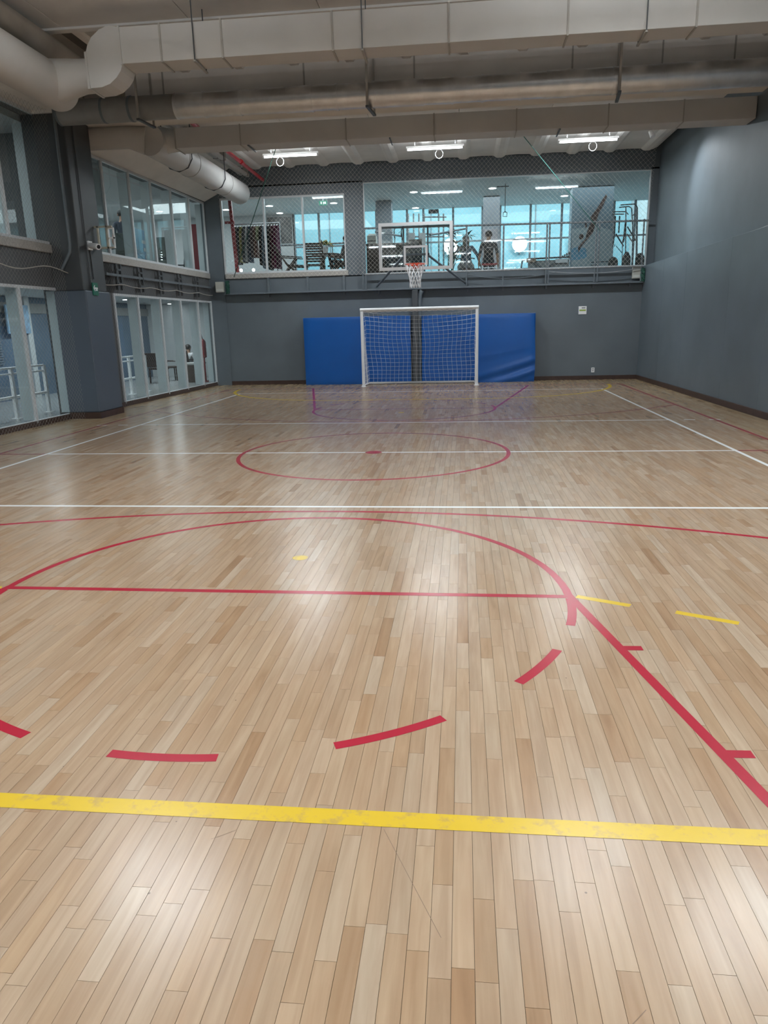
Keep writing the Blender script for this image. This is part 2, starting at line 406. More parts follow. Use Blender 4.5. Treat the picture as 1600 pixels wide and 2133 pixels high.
# pillar
pl = thing('pillar', 'broad slate painted pillar between the two runs of side windows', 'pillar', (-6.1, 13.8, 0))
MB().box(-6.43, -5.80, 13.32, 14.28, .12, 2.38).build('column_casing', mat('casing_paint', (.082, .105, .135), .45, var=.06, scale=1), pl, bevel=.02)
MB().box(-6.43, -5.85, 13.36, 14.26, 2.38, 6.0).build('column_shaft', PILLAR, pl, bevel=.015)
MB().box(-6.43, -5.785, 13.305, 14.295, 0, .12).build('column_plinth', WOODB, pl)
pipe = MB().tube([(-5.98, 13.30, 5.6), (-5.98, 13.30, 3.2), (-6.0, 13.3, 3.05), (-6.2, 13.29, 2.75)], .028, 8).build('conduit', GREYS, pl, smooth=True)
MB().tube([(-5.83, 13.62, 5.3), (-5.83, 13.62, 2.45)], .012, 6).build('cable', PILLAR, pl)
# baseboards
struct(MB().box(-5.70, 6.05, YW-.03, YW, 0, .115).build('baseboard_far', WOODB, bevel=.004))
struct(MB().box(6.015, 6.05, -5, YW-.03, 0, .115).build('baseboard_right', WOODB, bevel=.004))
bl = MB(); lw(bl, 10, 13.3, 0, .10, .03, .035); lw(bl, 14.3, YW-.03, 0, .10, .03, .035)
struct(bl.build('baseboard_left', WOODB))
# crack on the right wall top
crk = MB().tube([(6.295, 13.05, 3.16), (6.28, 13.5, 3.09), (6.285, 14.1, 3.06), (6.29, 14.6, 3.055)], [.02, .028, .02, .006], 6).build('sealant_strip', BLACK, lin)

# ================================================================== CEILING
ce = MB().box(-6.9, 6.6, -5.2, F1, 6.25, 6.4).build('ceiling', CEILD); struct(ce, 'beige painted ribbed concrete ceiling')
def soffit(y0, y1, z, name='soffit_panel', step=1.88, x0=-6.45, x1=6.3):
    x = x0
    while x < x1-.05:
        xb = min(x+step, x1)
        MB().box(x+.004, xb-.004, y0, y1, z, 6.26).build(name, CEIL, ce, bevel=.008); x = xb
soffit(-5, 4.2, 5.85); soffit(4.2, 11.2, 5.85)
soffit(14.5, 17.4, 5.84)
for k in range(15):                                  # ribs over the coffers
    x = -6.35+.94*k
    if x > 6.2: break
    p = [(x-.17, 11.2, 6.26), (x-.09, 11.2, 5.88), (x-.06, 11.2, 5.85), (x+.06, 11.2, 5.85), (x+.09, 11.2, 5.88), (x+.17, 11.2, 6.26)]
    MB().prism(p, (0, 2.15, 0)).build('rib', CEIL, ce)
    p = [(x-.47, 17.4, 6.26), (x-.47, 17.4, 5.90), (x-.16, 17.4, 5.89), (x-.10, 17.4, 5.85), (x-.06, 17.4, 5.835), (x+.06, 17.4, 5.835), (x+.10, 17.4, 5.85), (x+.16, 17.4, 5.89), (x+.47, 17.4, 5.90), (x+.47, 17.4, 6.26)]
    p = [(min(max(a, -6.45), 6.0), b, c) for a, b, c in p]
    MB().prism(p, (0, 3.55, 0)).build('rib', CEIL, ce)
MB().box(-6.45, 6.3, 13.3, 14.50, 5.37, 6.26).build('beam', CEIL, ce, bevel=.01)
MB().box(-6.45, 6.3, 11.18, 11.32, 5.82, 6.26).build('beam_lip', CEIL, ce, bevel=.01)
MB().prism([(6.0, 17.4, 5.85), (6.12, 17.4, 5.90), (6.22, 17.4, 6.02), (6.29, 17.4, 6.26), (5.9, 17.4, 6.26), (5.9, 17.4, 5.84)], (0, 3.5, 0)).build('haunch', CEIL, ce)
for xx in (-5.4, -3.95, -1.5, .35, 2.9, 4.3, 5.4): MB().box(xx-.012, xx+.012, 13.286, 13.31, 5.45, 6.0).build('beam_joint', SEAM, ce)
# dropped edge along the left windows
MB().hexa([(LX(15)-.02, 14.6, 5.12), (-5.75, 14.6, 5.40), (-5.5, 21.25, 5.40), (-6.1, 21.25, 5.12), (LX(15)-.02, 14.6, 5.9), (-5.75, 14.6, 5.9), (-5.5, 21.25, 5.9), (-6.1, 21.25, 5.9)]).build('edge_beam', CEIL, ce, bevel=.01)
MB().box(-6.48, -5.75, 8, 14.0, 5.42, 5.9).build('edge_beam', CEIL, ce, bevel=.01)

# ================================================================== WINDOWS
def left_window(n, ys, z0, z1, sill, label, dep=.22):
    yc = (ys[0]+ys[-1])/2
    w_ = thing('window_%d' % n, label, None, (LX(yc), yc, z0), kind='structure')
    mb = MB(); lw(mb, ys[0], ys[-1], z0, z0+.05, .06, .03); mb.build('frame_rail', ALU, w_)
    mb = MB(); lw(mb, ys[0], ys[-1], z1-.05, z1, .06, .03); mb.build('frame_rail', ALU, w_)
    for k, y in enumerate(ys):
        m = MB(); lw(m, y-.03, y+.03, z0, z1, .05, .035); o = m.build('mullion', ALU, w_)
        if k: m = MB(); lw(m, y+.02, y+.03, z0+.05, z1-.05, dep, -.03); m.build('glass_fin', ALUF, o)
    for a, b in zip(ys, ys[1:]):
        m = MB(); lw(m, a+.03, b-.03, z0+.05, z1-.05, .008, 0); m.build('pane', GLASS, w_)
    if sill:
        m = MB(); lw(m, ys[0]-.02, ys[-1], z0-.15, z0, .3, .06); m.build('sill', STONE, w_, bevel=.01)
    return w_
left_window(1, [10.2, 11.02, 12.24, 13.46], .06, 2.44, False, 'tall white framed corridor window behind netting nearest the camera')
left_window(2, [15.55, 16.65, 17.85, 19.07, 20.25, 21.28], .06, 2.43, False, 'five pane white framed corridor window at floor level')
left_window(3, [10.2, 11.0, 12.2, 13.55], 3.2, 5.42, True, 'upper side window nearest the camera', .5)
left_window(4, [15.18, 15.62, 16.8, 17.9, 19.05, 20.2, 21.28], 3.2, 5.12, True, 'upper side window with granite sill beyond the pillar')
def far_window(n, xs, z0, z1, sill, label, frame=.05):
    w_ = thing('window_%d' % n, label, None, ((xs[0]+xs[-1])/2, YW, z0), kind='structure')
    MB().box(xs[0], xs[-1], YW+.02, YW+.09, z0, z0+frame).build('frame_rail', ALU, w_)
    MB().box(xs[0], xs[-1], YW+.02, YW+.09, z1-frame, z1).build('frame_rail', ALU, w_)
    for x in xs: MB().box(x-frame/2, x+frame/2, YW+.01, YW+.10, z0, z1).build('mullion', ALU, w_)
    for a, b in zip(xs, xs[1:]):
        MB().box(a+frame/2, b-frame/2, YW+.05, YW+.058, z0+frame, z1-frame).build('pane', GLASS, w_)
    if sill: MB().box(xs[0]-.0, xs[-1]+.06, YW-.05, YW+.25, z0-.13, z0).build('sill', STONE, w_, bevel=.01)
    return w_
far_window(5, [-5.66, -4.43, -3.32, -2.13], 3.16, 5.20, True, 'three pane white framed window to the left above the goal')
w6 = far_window(6, [-1.58, 6.10], 3.03, 5.45, False, 'wide frameless glass window above the goal', .025)

# ================================================================== CEILING LAMPS
def lamp(x, y, z, label, group, ln=1.35, watt=LAMP_W, hang=None):
    t = thing('ceiling_light', label, 'light', (x, y, z), group)
    MB().prism([(x-ln/2, y-.06, z+.02), (x-ln/2, y-.035, z+.07), (x-ln/2, y+.035, z+.07), (x-ln/2, y+.06, z+.02)], (ln, 0, 0)).build('housing', WHITE, t)
    MB().tube([(x-ln/2+.03, y, z), (x+ln/2-.03, y, z)], .016, 10).build('tube', LAMP, t, smooth=True)
    for s in (-1, 1): MB().box(x+s*(ln/2-.02)-.015, x+s*(ln/2-.02)+.015, y-.04, y+.04, z-.02, z+.025).build('end_cap', WHITE, t)
    for s in (-1, 1): MB().tube([(x+s*ln*.35, y, z+.08), (x+s*ln*.35, y, 5.86)], .008, 6).build('hanger_rod', STEEL, t)
    if hang:
        a = [(x+hang+.09*math.sin(q*2*math.pi/10), y-.06, z-.03-.1+.1*math.cos(q*2*math.pi/10)) for q in range(11)]
        MB().tube(a, .007, 6).build('cable_loop', WHITE, t, smooth=True)
    ld = bpy.data.lights.new('lamp_light', 'AREA'); ld.shape = 'RECTANGLE'; ld.size = ln-.1; ld.size_y = .05; ld.energy = watt; ld.color = (.88, .95, 1.0)
    lo = bpy.data.objects.new('lamp_light', ld); COL.objects.link(lo); lo.parent = t; lo.location = (0, 0, -.03)
    l2 = ld.copy(); l2.energy = watt*(.5 if y > 12 else 1.35)      # bare battens also throw light up past the housing
    lo = bpy.data.objects.new('lamp_light', l2); COL.objects.link(lo); lo.parent = t; lo.location = (0, 0, .10); lo.rotation_euler = (math.pi, 0, 0)
    return t
for x, h, s in ((-2.95, -.25, 'left, nearest the red pipe'), (.5, .1, 'centre, above the backboard'), (4.0, .1, 'right, nearest the side wall')):
    lamp(x, 18.5, 5.60, 'lit fluorescent batten under the far ceiling, %s' % s, 'ceiling battens near the end wall', hang=h)
for y in (7.9, 2.6, -2.6):
    for x in (-2.7, 1.0, 4.7):
        if y == 7.9 and x == 1.0:
            lamp(2.75, 8.1, 5.2, 'fluorescent batten over the near half of the court, just in front of the large duct', 'ceiling battens over the near half', watt=LAMP_W*.8); continue
        yy = 7.3 if y == 7.9 else y
        lamp(x*.95, yy, 5.2, 'fluorescent batten over the near half of the court, %s row, %s' % ({7.9: 'farthest', 2.6: 'middle', -2.6: 'rearmost'}[y], {-2.7: 'on the left', 1.0: 'in the middle', 4.7: 'on the right'}[x]), 'ceiling battens over the near half', watt=LAMP_W*(1 if y > 5 else .82))

sp = thing('wall_spotlight', 'small spotlight near the right wall above the bright patch', 'light', (5.35, 18.3, 5.55))
MB().tube([(5.38, 18.26, 5.57), (5.33, 18.33, 5.70)], [.06, .045], 14).build('head', WHITE, sp, smooth=True); MB().tube([(5.33, 18.33, 5.68), (5.33, 18.33, 5.84)], .012, 6).build('stem', STEEL, sp)
ld = bpy.data.lights.new('spot_beam', 'SPOT'); ld.energy = 170; ld.spot_size = R(92); ld.spot_blend = 1; ld.shadow_soft_size = .05; ld.color = (.86, .94, 1)
lo = bpy.data.objects.new('spot_beam', ld); COL.objects.link(lo); lo.parent = sp; lo.location = (.03, -.03, -.02)
lo.rotation_euler = (Vector((6.3, 17.2, 3.7))-Vector((5.38, 18.27, 5.53))).to_track_quat('-Z', 'Y').to_euler()

# ================================================================== DUCTS AND PIPES
D0, D1, DZ0, DZ1 = 10.50, 10.90, 5.11, 5.55
d1 = thing('rectangular_duct', 'large pale grey rectangular air duct crossing the ceiling nearest the camera', 'duct', (1.4, 10.7, DZ0))
cuts = [-3.42, -2.86, -2.02, -.54, .97, 2.46, 4.02, 5.2, 6.29]
for a, b in zip(cuts, cuts[1:]):
    MB().box(a+.004, b-.004, D0, D1, DZ0, DZ1).build('duct_section', DUCT, d1, bevel=.006)
for a in cuts[1:-1]:
    MB().box(a-.012, a+.012, D0-.014, D1+.014, DZ0-.014, DZ1+.01).build('flange', SEAM, d1)
for a in (-.15, 3.42, -2.4, 5.9):
    MB().tube([(a, D0-.02, DZ0-.04), (a, D0-.02, 5.86)], .008, 6).build('hanger_rod', STEEL, d1)
    MB().box(a-.015, a+.015, D0-.04, D1+.06, DZ0-.04, DZ0-.02).build('hanger_angle', SEAM, d1)
    MB().tube([(a, D1+.03, DZ0-.04), (a, D1+.03, 5.86)], .008, 6).build('hanger_rod', STEEL, d1)
CFt, CR2, CLt, YT = -4.62, .285, 5.0, 10.7
elb = [(-3.92, 5.27), (-3.885, 5.36), (-3.82, 5.45), (-3.70, 5.535), (-3.58, 5.575), (-3.42, 5.55), (-3.42, 5.11), (-3.45, 5.03), (-3.52, 4.95), (-3.62, 4.88), (-3.74, 4.845), (-3.90, 4.84)]
e = thing('duct_offset', 'curved pale offset fitting joining the round duct to the rectangular duct', 'duct', (-3.67, 10.7, 4.84))
MB().prism([(a, D0, b) for a, b in elb], (0, D1-D0, 0)).build('elbow_body', DUCT, e)
MB().box(-3.935, -3.905, D0-.015, D1+.015, 4.83, 5.28).build('flange', DUCT, e); MB().box(-3.435, -3.415, D0-.015, D1+.015, 5.10, 5.565).build('flange', DUCT, e)
c1 = thing('round_duct', 'fat pale round duct running away along the upper left corner', 'duct', (CFt, 8, CLt-CR2))
MB().tube([(CFt, 3.5, CLt), (CFt, 6.0, CLt)], CR2, 32).build('duct_section', DUCT, c1, smooth=True)
MB().tube([(CFt, 6.0, CLt), (CFt, 8.6, CLt)], CR2, 32).build('duct_section', DUCT, c1, smooth=True)
MB().tube([(CFt, 8.6, CLt), (CFt, 11.0, CLt), (CFt, 11.07, CLt)], [CR2, CR2, CR2*.93], 32).build('duct_section', DUCT, c1, smooth=True)
MB().tube([(CFt+.1, YT, 5.02), (CFt+.3, YT, 5.03), (-4.1, YT, 5.05), (-3.93, YT, 5.05)], [.27, .25, .215, .21], 28).build('branch_collar', DUCT, c1, smooth=True)
for yy in (6.0, 8.6): MB().tube([(CFt, yy-.012, CLt), (CFt, yy+.012, CLt)], CR2+.006, 32).build('seam_ring', SEAM, c1)
p2 = thing('drain_pipe', 'brownish pipe running above the round duct in the upper left corner', 'pipe', (-4.85, 8, 5.5))
MB().tube([(-4.80, 3, 5.60), (-4.80, 13.28, 5.60)], .165, 24).build('pipe_run', mat('aged_pipe_paint', (.34, .30, .25), .5, var=.2, scale=2), p2, smooth=True)
for yy in (6, 9.5): MB().tube([(-4.80, yy, 5.60), (-4.80, yy+.05, 5.60)], .175, 24).build('pipe_joint', SEAM, p2)
c2 = thing('round_duct', 'pale round duct above the far left windows ending at the end wall', 'duct', (-4.8, 17.4, 4.87))
MB().tube([(-4.8, 14.55, 5.15), (-4.8, 16.6, 5.15)], .278, 32).build('duct_section', DUCT, c2, smooth=True)
MB().tube([(-4.8, 16.6, 5.15), (-4.8, 18.9, 5.15)], .278, 32).build('duct_section', DUCT, c2, smooth=True)
MB().tube([(-4.8, 18.9, 5.15), (-4.8, 20.35, 5.15), (-4.8, 20.45, 5.15)], [.278, .278, .25], 32).build('duct_section', DUCT, c2, smooth=True)
MB().tube([(-4.7, 14.9, 5.2), (-4.55, 14.9, 5.2), (-4.36, 14.9, 5.2)], [.26, .22, .2], 24).build('branch_collar', DUCT, c2, smooth=True)
MB().tube([(-4.9, 14.6, 5.15), (-5.2, 14.5, 5.2), (-6.3, 14.45, 5.2)], [.25, .2, .2], 24).build('branch_duct', DUCT, c2, smooth=True)
for yy in (16.6, 18.9): MB().tube([(-4.8, yy-.01, 5.15), (-4.8, yy+.01, 5.15)], .284, 32).build('seam_ring', SEAM, c2)
for yy in (16.0, 18.2): MB().tube([(-5.12, yy, 5.86), (-5.12, yy, 5.1), (-5.0, yy, 4.93), (-4.8, yy, 4.86), (-4.6, yy, 4.93), (-4.5, yy, 5.1), (-4.5, yy, 5.86)], .012, 6).build('hanger_strap', STEEL, c2)
d3 = thing('rectangular_duct', 'shallow beige rectangular duct behind the concrete beam, ending at the right wall', 'duct', (1, 14.9, 5.0))
cuts = [-4.33, -3.05, -1.02, .62, 2.12, 3.75, 5.05, 6.29]
for a, b in zip(cuts, cuts[1:]): MB().box(a+.003, b-.003, 14.66, 15.14, 5.005, 5.36).build('duct_section', DUCT, d3, bevel=.005)
for a in cuts[:-1]: MB().box(a-.01, a+.01, 14.648, 15.152, 4.993, 5.368).build('flange', SEAM, d3)
for a in (-2.9, -.2, 2.9): MB().box(a-.012, a+.012, 14.62, 15.17, 4.975, 4.992).build('hanger_angle', STEEL, d3)
# silver insulated pipe with jacket sections
ip = thing('insulated_pipe', 'silver foil jacketed pipe on brackets below the concrete beam', 'pipe', (.4, 13.0, 5.0))
rp = random.Random(5); x = -5.7
while x < 6.2:
    xb = min(x+rp.choice((.48, .6, .8, .42)), 6.28); rr = .19+rp.uniform(-.004, .006)
    seg = 6; path = [(x+(xb-x)*k/seg, 13.0, 5.26) for k in range(seg+1)]
    mb = MB().tube(path, [rr+rp.uniform(-.0025, .0025) for _ in path], 28)
    mb.build('jacket_section', FOIL if x > -4.3 else mat('grey_jacket', (.28, .28, .27), .5, metal=.3, bump=.2, bscale=6), ip, smooth=True)
    MB().tube([(x-.02, 13, 5.26), (x+.02, 13, 5.26)], .198, 28).build('joint_band', FOIL if x > -4.3 else GREYS, ip, smooth=True); x = xb
for a in (-4.22, -.38, 3.56):
    t = thing('pipe_bracket', 'hanger rod with %s carrying the silver pipe' % ('dark angle' if a < -4 else 'steel angle at mid span' if a < 0 else 'steel angle near the right wall'), 'bracket', (a, 13, 5.0), 'pipe brackets')
    MB().bar((a, 12.76, 5.86), (a, 12.76, 5.03), .035, .035).build('hanger_rod', SEAM, t)
    MB().bar((a, 12.73, 5.03), (a+.06, 13.28, 5.03), .05, .03).build('support_angle', STEEL, t)
    MB().bar((a+.06, 13.25, 5.03), (a+.06, 13.25, 5.86), .03, .03).build('hanger_rod', SEAM, t)
rpipe = thing('sprinkler_pipe', 'red fire sprinkler pipe under the far ceiling beside the round duct', 'pipe', (-4.25, 18.5, 5.6))
MB().tube([(-4.22, 15.2, 5.62), (-4.38, 21.25, 5.62)], .045, 12).build('pipe_run', mat('red_pipe', (.45, .02, .03), .4), rpipe, smooth=True)
MB().tube([(-4.30, 18.9, 5.62), (-4.31, 19.05, 5.62)], .06, 12).build('coupling', mat('red_pipe', (.45, .02, .03), .4), rpipe)
for k, (xx, zz, r_) in enumerate(((-4.62, 5.62, .05), (-4.8, 5.66, .04))):
    t = thing('conduit', 'pale conduit %s under the far ceiling' % ('next to the red pipe' if k == 0 else 'hugging the top of the round duct'), 'conduit', (xx, 18, zz))
    MB().box(xx-r_, xx+r_, 15.2, 20.6, zz-r_*.7, zz+r_*.7).build('conduit_run', DUCT, t, bevel=.01)
    for yy in (16.5, 18.5, 20.4): MB().box(xx-r_-.02, xx+r_+.02, yy, yy+.03, zz-r_*.7-.01, 5.84).build('clip', SEAM, t)

# ================================================================== GOAL
G = 19.92
g = thing('futsal_goal', 'white framed futsal goal with hanging white net', 'goal', (0, G, 0))
for s, n in ((-1, 'left'), (1, 'right')):
    MB().tube([(s*1.54, G, 0), (s*1.54, G, 2.0)], .042, 20).build('goal_post', WHITE, g, smooth=True)
    MB().tube([(s*1.54, G, .03), (s*1.54, G+.86, .03)], .02, 10).build('base_bar', WHITE, g, smooth=True)
    MB().tube([(s*1.54, G+.86, .03), (s*1.56, G+.55, 1.0), (s*1.54, G+.08, 1.9)], .014, 8).build('net_stay', WHITE, g, smooth=True)
MB().tube([(-1.582, G, 2.04), (1.582, G, 2.04)], .042, 20).build('crossbar', WHITE, g, smooth=True)
MB().tube([(-1.54, G+.86, .03), (1.54, G+.86, .03)], .02, 10).build('base_bar', WHITE, g, smooth=True)
NR = .0042
def backnet(u, v):      # u 0..1 across, v 0..1 top to bottom
    x = -1.5+3*u; z = 1.99-1.93*v
    e_ = 4*u*(1-u)
    z -= .13*e_*(1-v)*(1 if v < .02 else (1-v)**.5)
    y = G+.05+.80*(v**.75) - .04*e_*math.sin(v*3.1)
    return (x+.02*math.sin(9*v+7*u), y, max(.03, z+.018*math.sin(6*u*3.14)*v*(1-v)))
nb = MB(); NX, NZ = 24, 17
for i in range(NX+1): nb.tube([backnet(i/NX, k/26) for k in range(27)], NR, 3, cap=False)
for j in range(NZ+1): nb.tube([backnet(k/34, j/NZ) for k in range(35)], NR, 3, cap=False)
for s in (-1, 1):
    for j in range(1, NZ+1):
        v = j/NZ; b = Vector(backnet(0 if s < 0 else 1, v)); a = Vector((s*1.54, G+.02, b.z))
        nb.tube([a, a.lerp(b, .5)+Vector((-s*.03, 0, -.03)), b], NR, 3, cap=False)
    for k in range(1, 7):
        yy = G+.03+k*.125; v = min(1, ((yy-G-.05)/.80))**(1/.75) if yy > G+.05 else 0
        nb.tube([(s*1.52, yy, 1.99-1.93*v), (s*1.50, yy, 1.0-.97*v), (s*1.52, yy, .03)], NR, 3, cap=False)
gn = nb.build('goal_net', NETW, g, fix=False)
MB().tube([backnet(k/40, 1) for k in range(41)], .010, 5).build('net_hem', NETW, g)
hg = MB().tube([(x_, G+.02, 1.985+.005*math.sin(x_*40)) for x_ in [-1.5+3*k/60 for k in range(61)]], .012, 6).build('net_lacing', NETW, g)
foot = [MB().lathe([(.07, 0), (.07, .012), (.05, .016), (.05, .05)], (s*1.54, G, 0), 16).build('post_foot', WHITE, g) for s in (-1, 1)]

# ================================================================== CRASH MATS
def mat_thing(x0, x1, z1, label, wrinkle, seed):
    t = thing('crash_mat', label, 'mat', ((x0+x1)/2, 21.0, 0), 'blue mats leaning on the end wall')
    nx, nz = 28, 22; rr = random.Random(seed); Y0, Y1 = 20.88, 21.22
    def f(u, v):
        x = x0+(x1-x0)*u; z = z1*v
        ed = min(u, 1-u)*(x1-x0); ez = min(v, 1-v)*z1
        y = Y0+.012*math.exp(-ed/.04)+.012*math.exp(-ez/.04)
        if wrinkle:
            q = max(0, 1-v*2.0)*max(0, (u-.3))
            for k, (fr, ph) in enumerate(((21, 0), (34, 1.2), (15, 2.1))):
                y -= .045/(k+1)*q*math.sin(fr*(v*1.3-.42*u*u)+ph)
            y += .02*math.sin(5*u+2*v)
        else: y += .008*math.sin(4*u+1)*math.sin(3*v)
        return (x+(.02*math.sin(v*5) if wrinkle and u > .9 else 0), y, z)
    mb = MB().grid(f, nx*2, nz*2)
    a = MB()
    mb.build('vinyl_front', BLUE, t, smooth='all')
    MB().box(x0+.004, x1-.004, Y0+.03, Y1, 0, z1-.004).build('mat_body', BLUE, t, bevel=.02)
    MB().tube([(x0+.005, Y0+.03, .01), (x0+.005, Y0+.03, z1-.005), (x1-.005, Y0+.03, z1-.005), (x1-.005, Y0+.03, .01)], .012, 6).build('piping', BLUE, t)
    return t
mat_thing(-3.36, -.30, 1.88, 'blue vinyl crash mat on the left of the goal, smooth faced', False, 1)
mat_thing(.02, 3.16, 1.86, 'blue vinyl crash mat on the right of the goal, wrinkled at its lower corner', True, 2)
# steel column between the mats
st = thing('steel_post', 'dark grey steel post between the two blue mats below the hoop', 'post', (-.12, 21.15, 0))
MB().box(-.25, -.09, 20.98, 21.27, 0, 2.565).build('post_web', STEEL, st, bevel=.006)
MB().tube([(-.05, 21.1, 0), (-.05, 21.1, 2.25), (-.03, 21.1, 2.45), (.02, 21.1, 2.55)], .058, 16).build('round_tube', GREYS, st, smooth=True)
MB().box(-.285, .005, 20.93, 21.28, 0, .02).build('base_plate', STEEL, st)

# ================================================================== BASKETBALL HOOP
B = 18.80
bh = thing('basketball_hoop', 'wall braced basketball hoop with clear backboard and white net', 'hoop', (0, B, 2.5))
bb = MB().box(-.90, .90, B, B+.012, 2.95, 4.04).build('backboard', BGLASS, bh)
def rectframe(x0, x1, z0, z1, w_, y0, y1, nm, m, par):
    mb = MB(); mb.box(x0, x1, y0, y1, z0, z0+w_); mb.box(x0, x1, y0, y1, z1-w_, z1); mb.box(x0, x0+w_, y0, y1, z0+w_, z1-w_); mb.box(x1-w_, x1, y0, y1, z0+w_, z1-w_)
    return mb.build(nm, m, par)
rectframe(-.91, .91, 2.94, 4.05, .075, B-.012, B+.03, 'border_frame', WHITE, bb)
rectframe(-.295, .295, 3.05, 3.51, .05, B-.006, B-.001, 'target_square', WHITE, bb)
MB().box(-.075, .075, B-.06, B-.006, 2.97, 3.10).build('rim_plate', ORNG, bh)
RC = (0, B-.06-.235, 3.05); th = [2*math.pi*k/40 for k in range(40)]
rim = MB().tube([(RC[0]+.229*math.cos(a), RC[1]+.229*math.sin(a), 3.05) for a in th], .011, 8, closed=True).build('rim', ORNG, bh, smooth=True)
MB().bar((-.07, B-.05, 3.03), (-.10, B-.13, 3.045), .02).bar((.07, B-.05, 3.03), (.10, B-.13, 3.045), .02).build('rim_brace', ORNG, rim)
hn = MB(); rows = [(.229, 3.04), (.205, 2.93), (.165, 2.82), (.14, 2.72), (.13, 2.62), (.135, 2.50)]; NS = 12
for s in (-1, 1):
    for k in range(NS):
        hn.tube([(RC[0]+r_*math.cos(2*math.pi*(k+s*.5*j)/NS), RC[1]+r_*math.sin(2*math.pi*(k+s*.5*j)/NS), z_) for j, (r_, z_) in enumerate(rows)], .0085, 4, cap=False)
hn.build('hoop_net', NETW, bh, fix=False)
for s in (-1, 1):
    MB().tube([(s*1.26, YW-.05, 2.70), (s*.28, B+.10, 3.30)], .03, 10).build('lower_strut', GREYS, bh, smooth=True)
    MB().tube([(s*1.26, YW-.05, 4.15), (s*.35, B+.10, 3.75)], .022, 10).build('upper_strut', GREYS, bh, smooth=True)
    MB().box(s*.30-.02, s*.30+.02, B+.03, B+.09, 3.0, 4.0).build('mount_upright', GREYS, bh)
MB().box(-.34, .34, B+.03, B+.09, 3.28, 3.33).build('mount_rail', GREYS, bh); MB().box(-.9, .9, B+.03, B+.07, 3.93, 3.97).build('mount_rail', GREYS, bh)

# ================================================================== END WALL FITTINGS
rl = thing('wall_rail', 'long grey steel channel bolted across the end wall below the windows', 'rail', (0, YW-.08, 2.55))
MB().box(-5.68, 6.03, YW-.20, YW-.01, 2.585, 2.63).build('channel', GREYS, rl, bevel=.004)
for xx in (-4.4, -3.25, -2.2, -1.2, .15, 1.3, 2.28, 3.45, 4.72, 5.7):
    MB().box(xx-.02, xx+.02, YW-.10, YW, 2.50, 2.59).build('wall_bracket', GREYS, rl)
for xx in (-4.4, -3.25, -2.2): MB().box(xx-.03, xx+.03, YW-.06, YW, 2.635, 3.02).build('wall_bracket', GREYS, rl)
pf_ = thing('guard_frame', 'grey tubular guard frame standing in front of the wide upper window', 'frame', (2.2, YW-.2, 2.6))
MB().tube([(-1.56, YW-.2, 4.235), (6.12, YW-.2, 4.16)], .026, 10).build('top_rail', GREYS, pf_, smooth=True)
MB().tube([(-1.56, YW-.2, 3.03), (6.0, YW-.2, 3.02)], .026, 10).build('lower_rail', mat('pale_rail', (.36, .38, .40), .4), pf_, smooth=True)
for xx in (-1.55, 1.26, 2.26, 3.42, 3.49, 4.72, 4.80, 5.95):
    MB().tube([(xx, YW-.2, 2.635), (xx, YW-.2, 4.2)], .022, 8).build('upright', GREYS, pf_, smooth=True)
MB().tube([(-1.63, YW-.2, 2.635), (-1.63, YW-.2, 4.23)], .022, 8).build('upright', GREYS, pf_, smooth=True)
sg = thing('notice_sign', 'small square white notice with green band on the end wall', 'sign', (4.48, YW-.01, 1.8))
MB().box(4.37, 4.585, YW-.012, YW-.001, 1.80, 2.015).build('sign_board', WHITE, sg)
MB().box(4.39, 4.565, YW-.0135, YW-.012, 1.885, 1.925).build('green_band', mat('sign_green', (.30, .42, .05), .5), sg)
MB().box(4.45, 4.55, YW-.0135, YW-.012, 1.955, 1.985).build('text_line', mat('sign_grey', (.22, .24, .26), .5), sg)
ot = thing('wall_socket', 'white double socket low on the end wall', 'socket', (4.835, YW-.01, .2))
MB().box(4.79, 4.88, YW-.014, YW-.001, .20, .335).build('face_plate', WHITE, ot, bevel=.004)
for zz in (.235, .285): MB().box(4.82, 4.85, YW-.016, YW-.0135, zz, zz+.022).build('outlet', BLACK, ot)
for (x0, x1, z0, z1, yy, lb) in ((5.74, 6.0, 2.70, 3.0, YW-.16, 'white emergency light box at the right end of the end wall'), (-5.92, -5.68, 2.66, 2.95, YW-.22, 'white emergency light box in the left corner of the end wall')):
    t = thing('emergency_light', lb, 'light box', ((x0+x1)/2, yy, z0))
    MB().box(x0, x1, yy, yy+.12, z0, z1).build('casing', mat('ivory_plastic', (.50, .50, .45), .5), t, bevel=.012)
    MB().box(x0+.02, x1-.02, yy-.006, yy, z0+.03, z0+.09).build('lens', mat('ivory_lens', (.6, .62, .58), .3), t)
    MB().box(x0+.05, x1-.05, yy+.118, YW-.005, z0+.08, z1-.08).build('wall_mount', GREYS, t)
for (cx_, cz_, lb) in ((6.0, 2.78, 'bunched dark green net hanging beside the right emergency light'), (-5.56, 2.78, 'bunched dark green net hanging beside the left emergency light')):
    mb = MB(); rr = random.Random(int(cx_*10))
    for k in range(26):
        a = rr.uniform(0, 6.28); pts = []
        for j in range(7):
            pts.append((min(6.04, cx_+.07*math.cos(a+j*1.1)*rr.uniform(.5, 1)), YW-.22+.05*math.sin(a+j), cz_+.17-j*.055+rr.uniform(-.02, .02)))
        mb.tube(pts, .009, 4)
    tag(mb.build('net_bundle', DKGR), lb, 'net')
for pts, lb in (([(-3.35, 17.2, 5.84), (-3.9, 19.0, 4.55), (-4.62, 21.0, 3.75), (-5.50, 21.08, 2.9)], 0), ):
    pass
rope1 = MB().tube([(-3.17, 18.2, 5.84), (-5.185, 20.55, 3.03)], .011, 6)
tag(rope1.build('rope', DKGR), 'dark green rope slanting down to the left corner of the end wall', 'rope')
rope2 = MB().tube([(2.33, 17.95, 5.84), (4.727, 20.55, 3.878)], .009, 6)
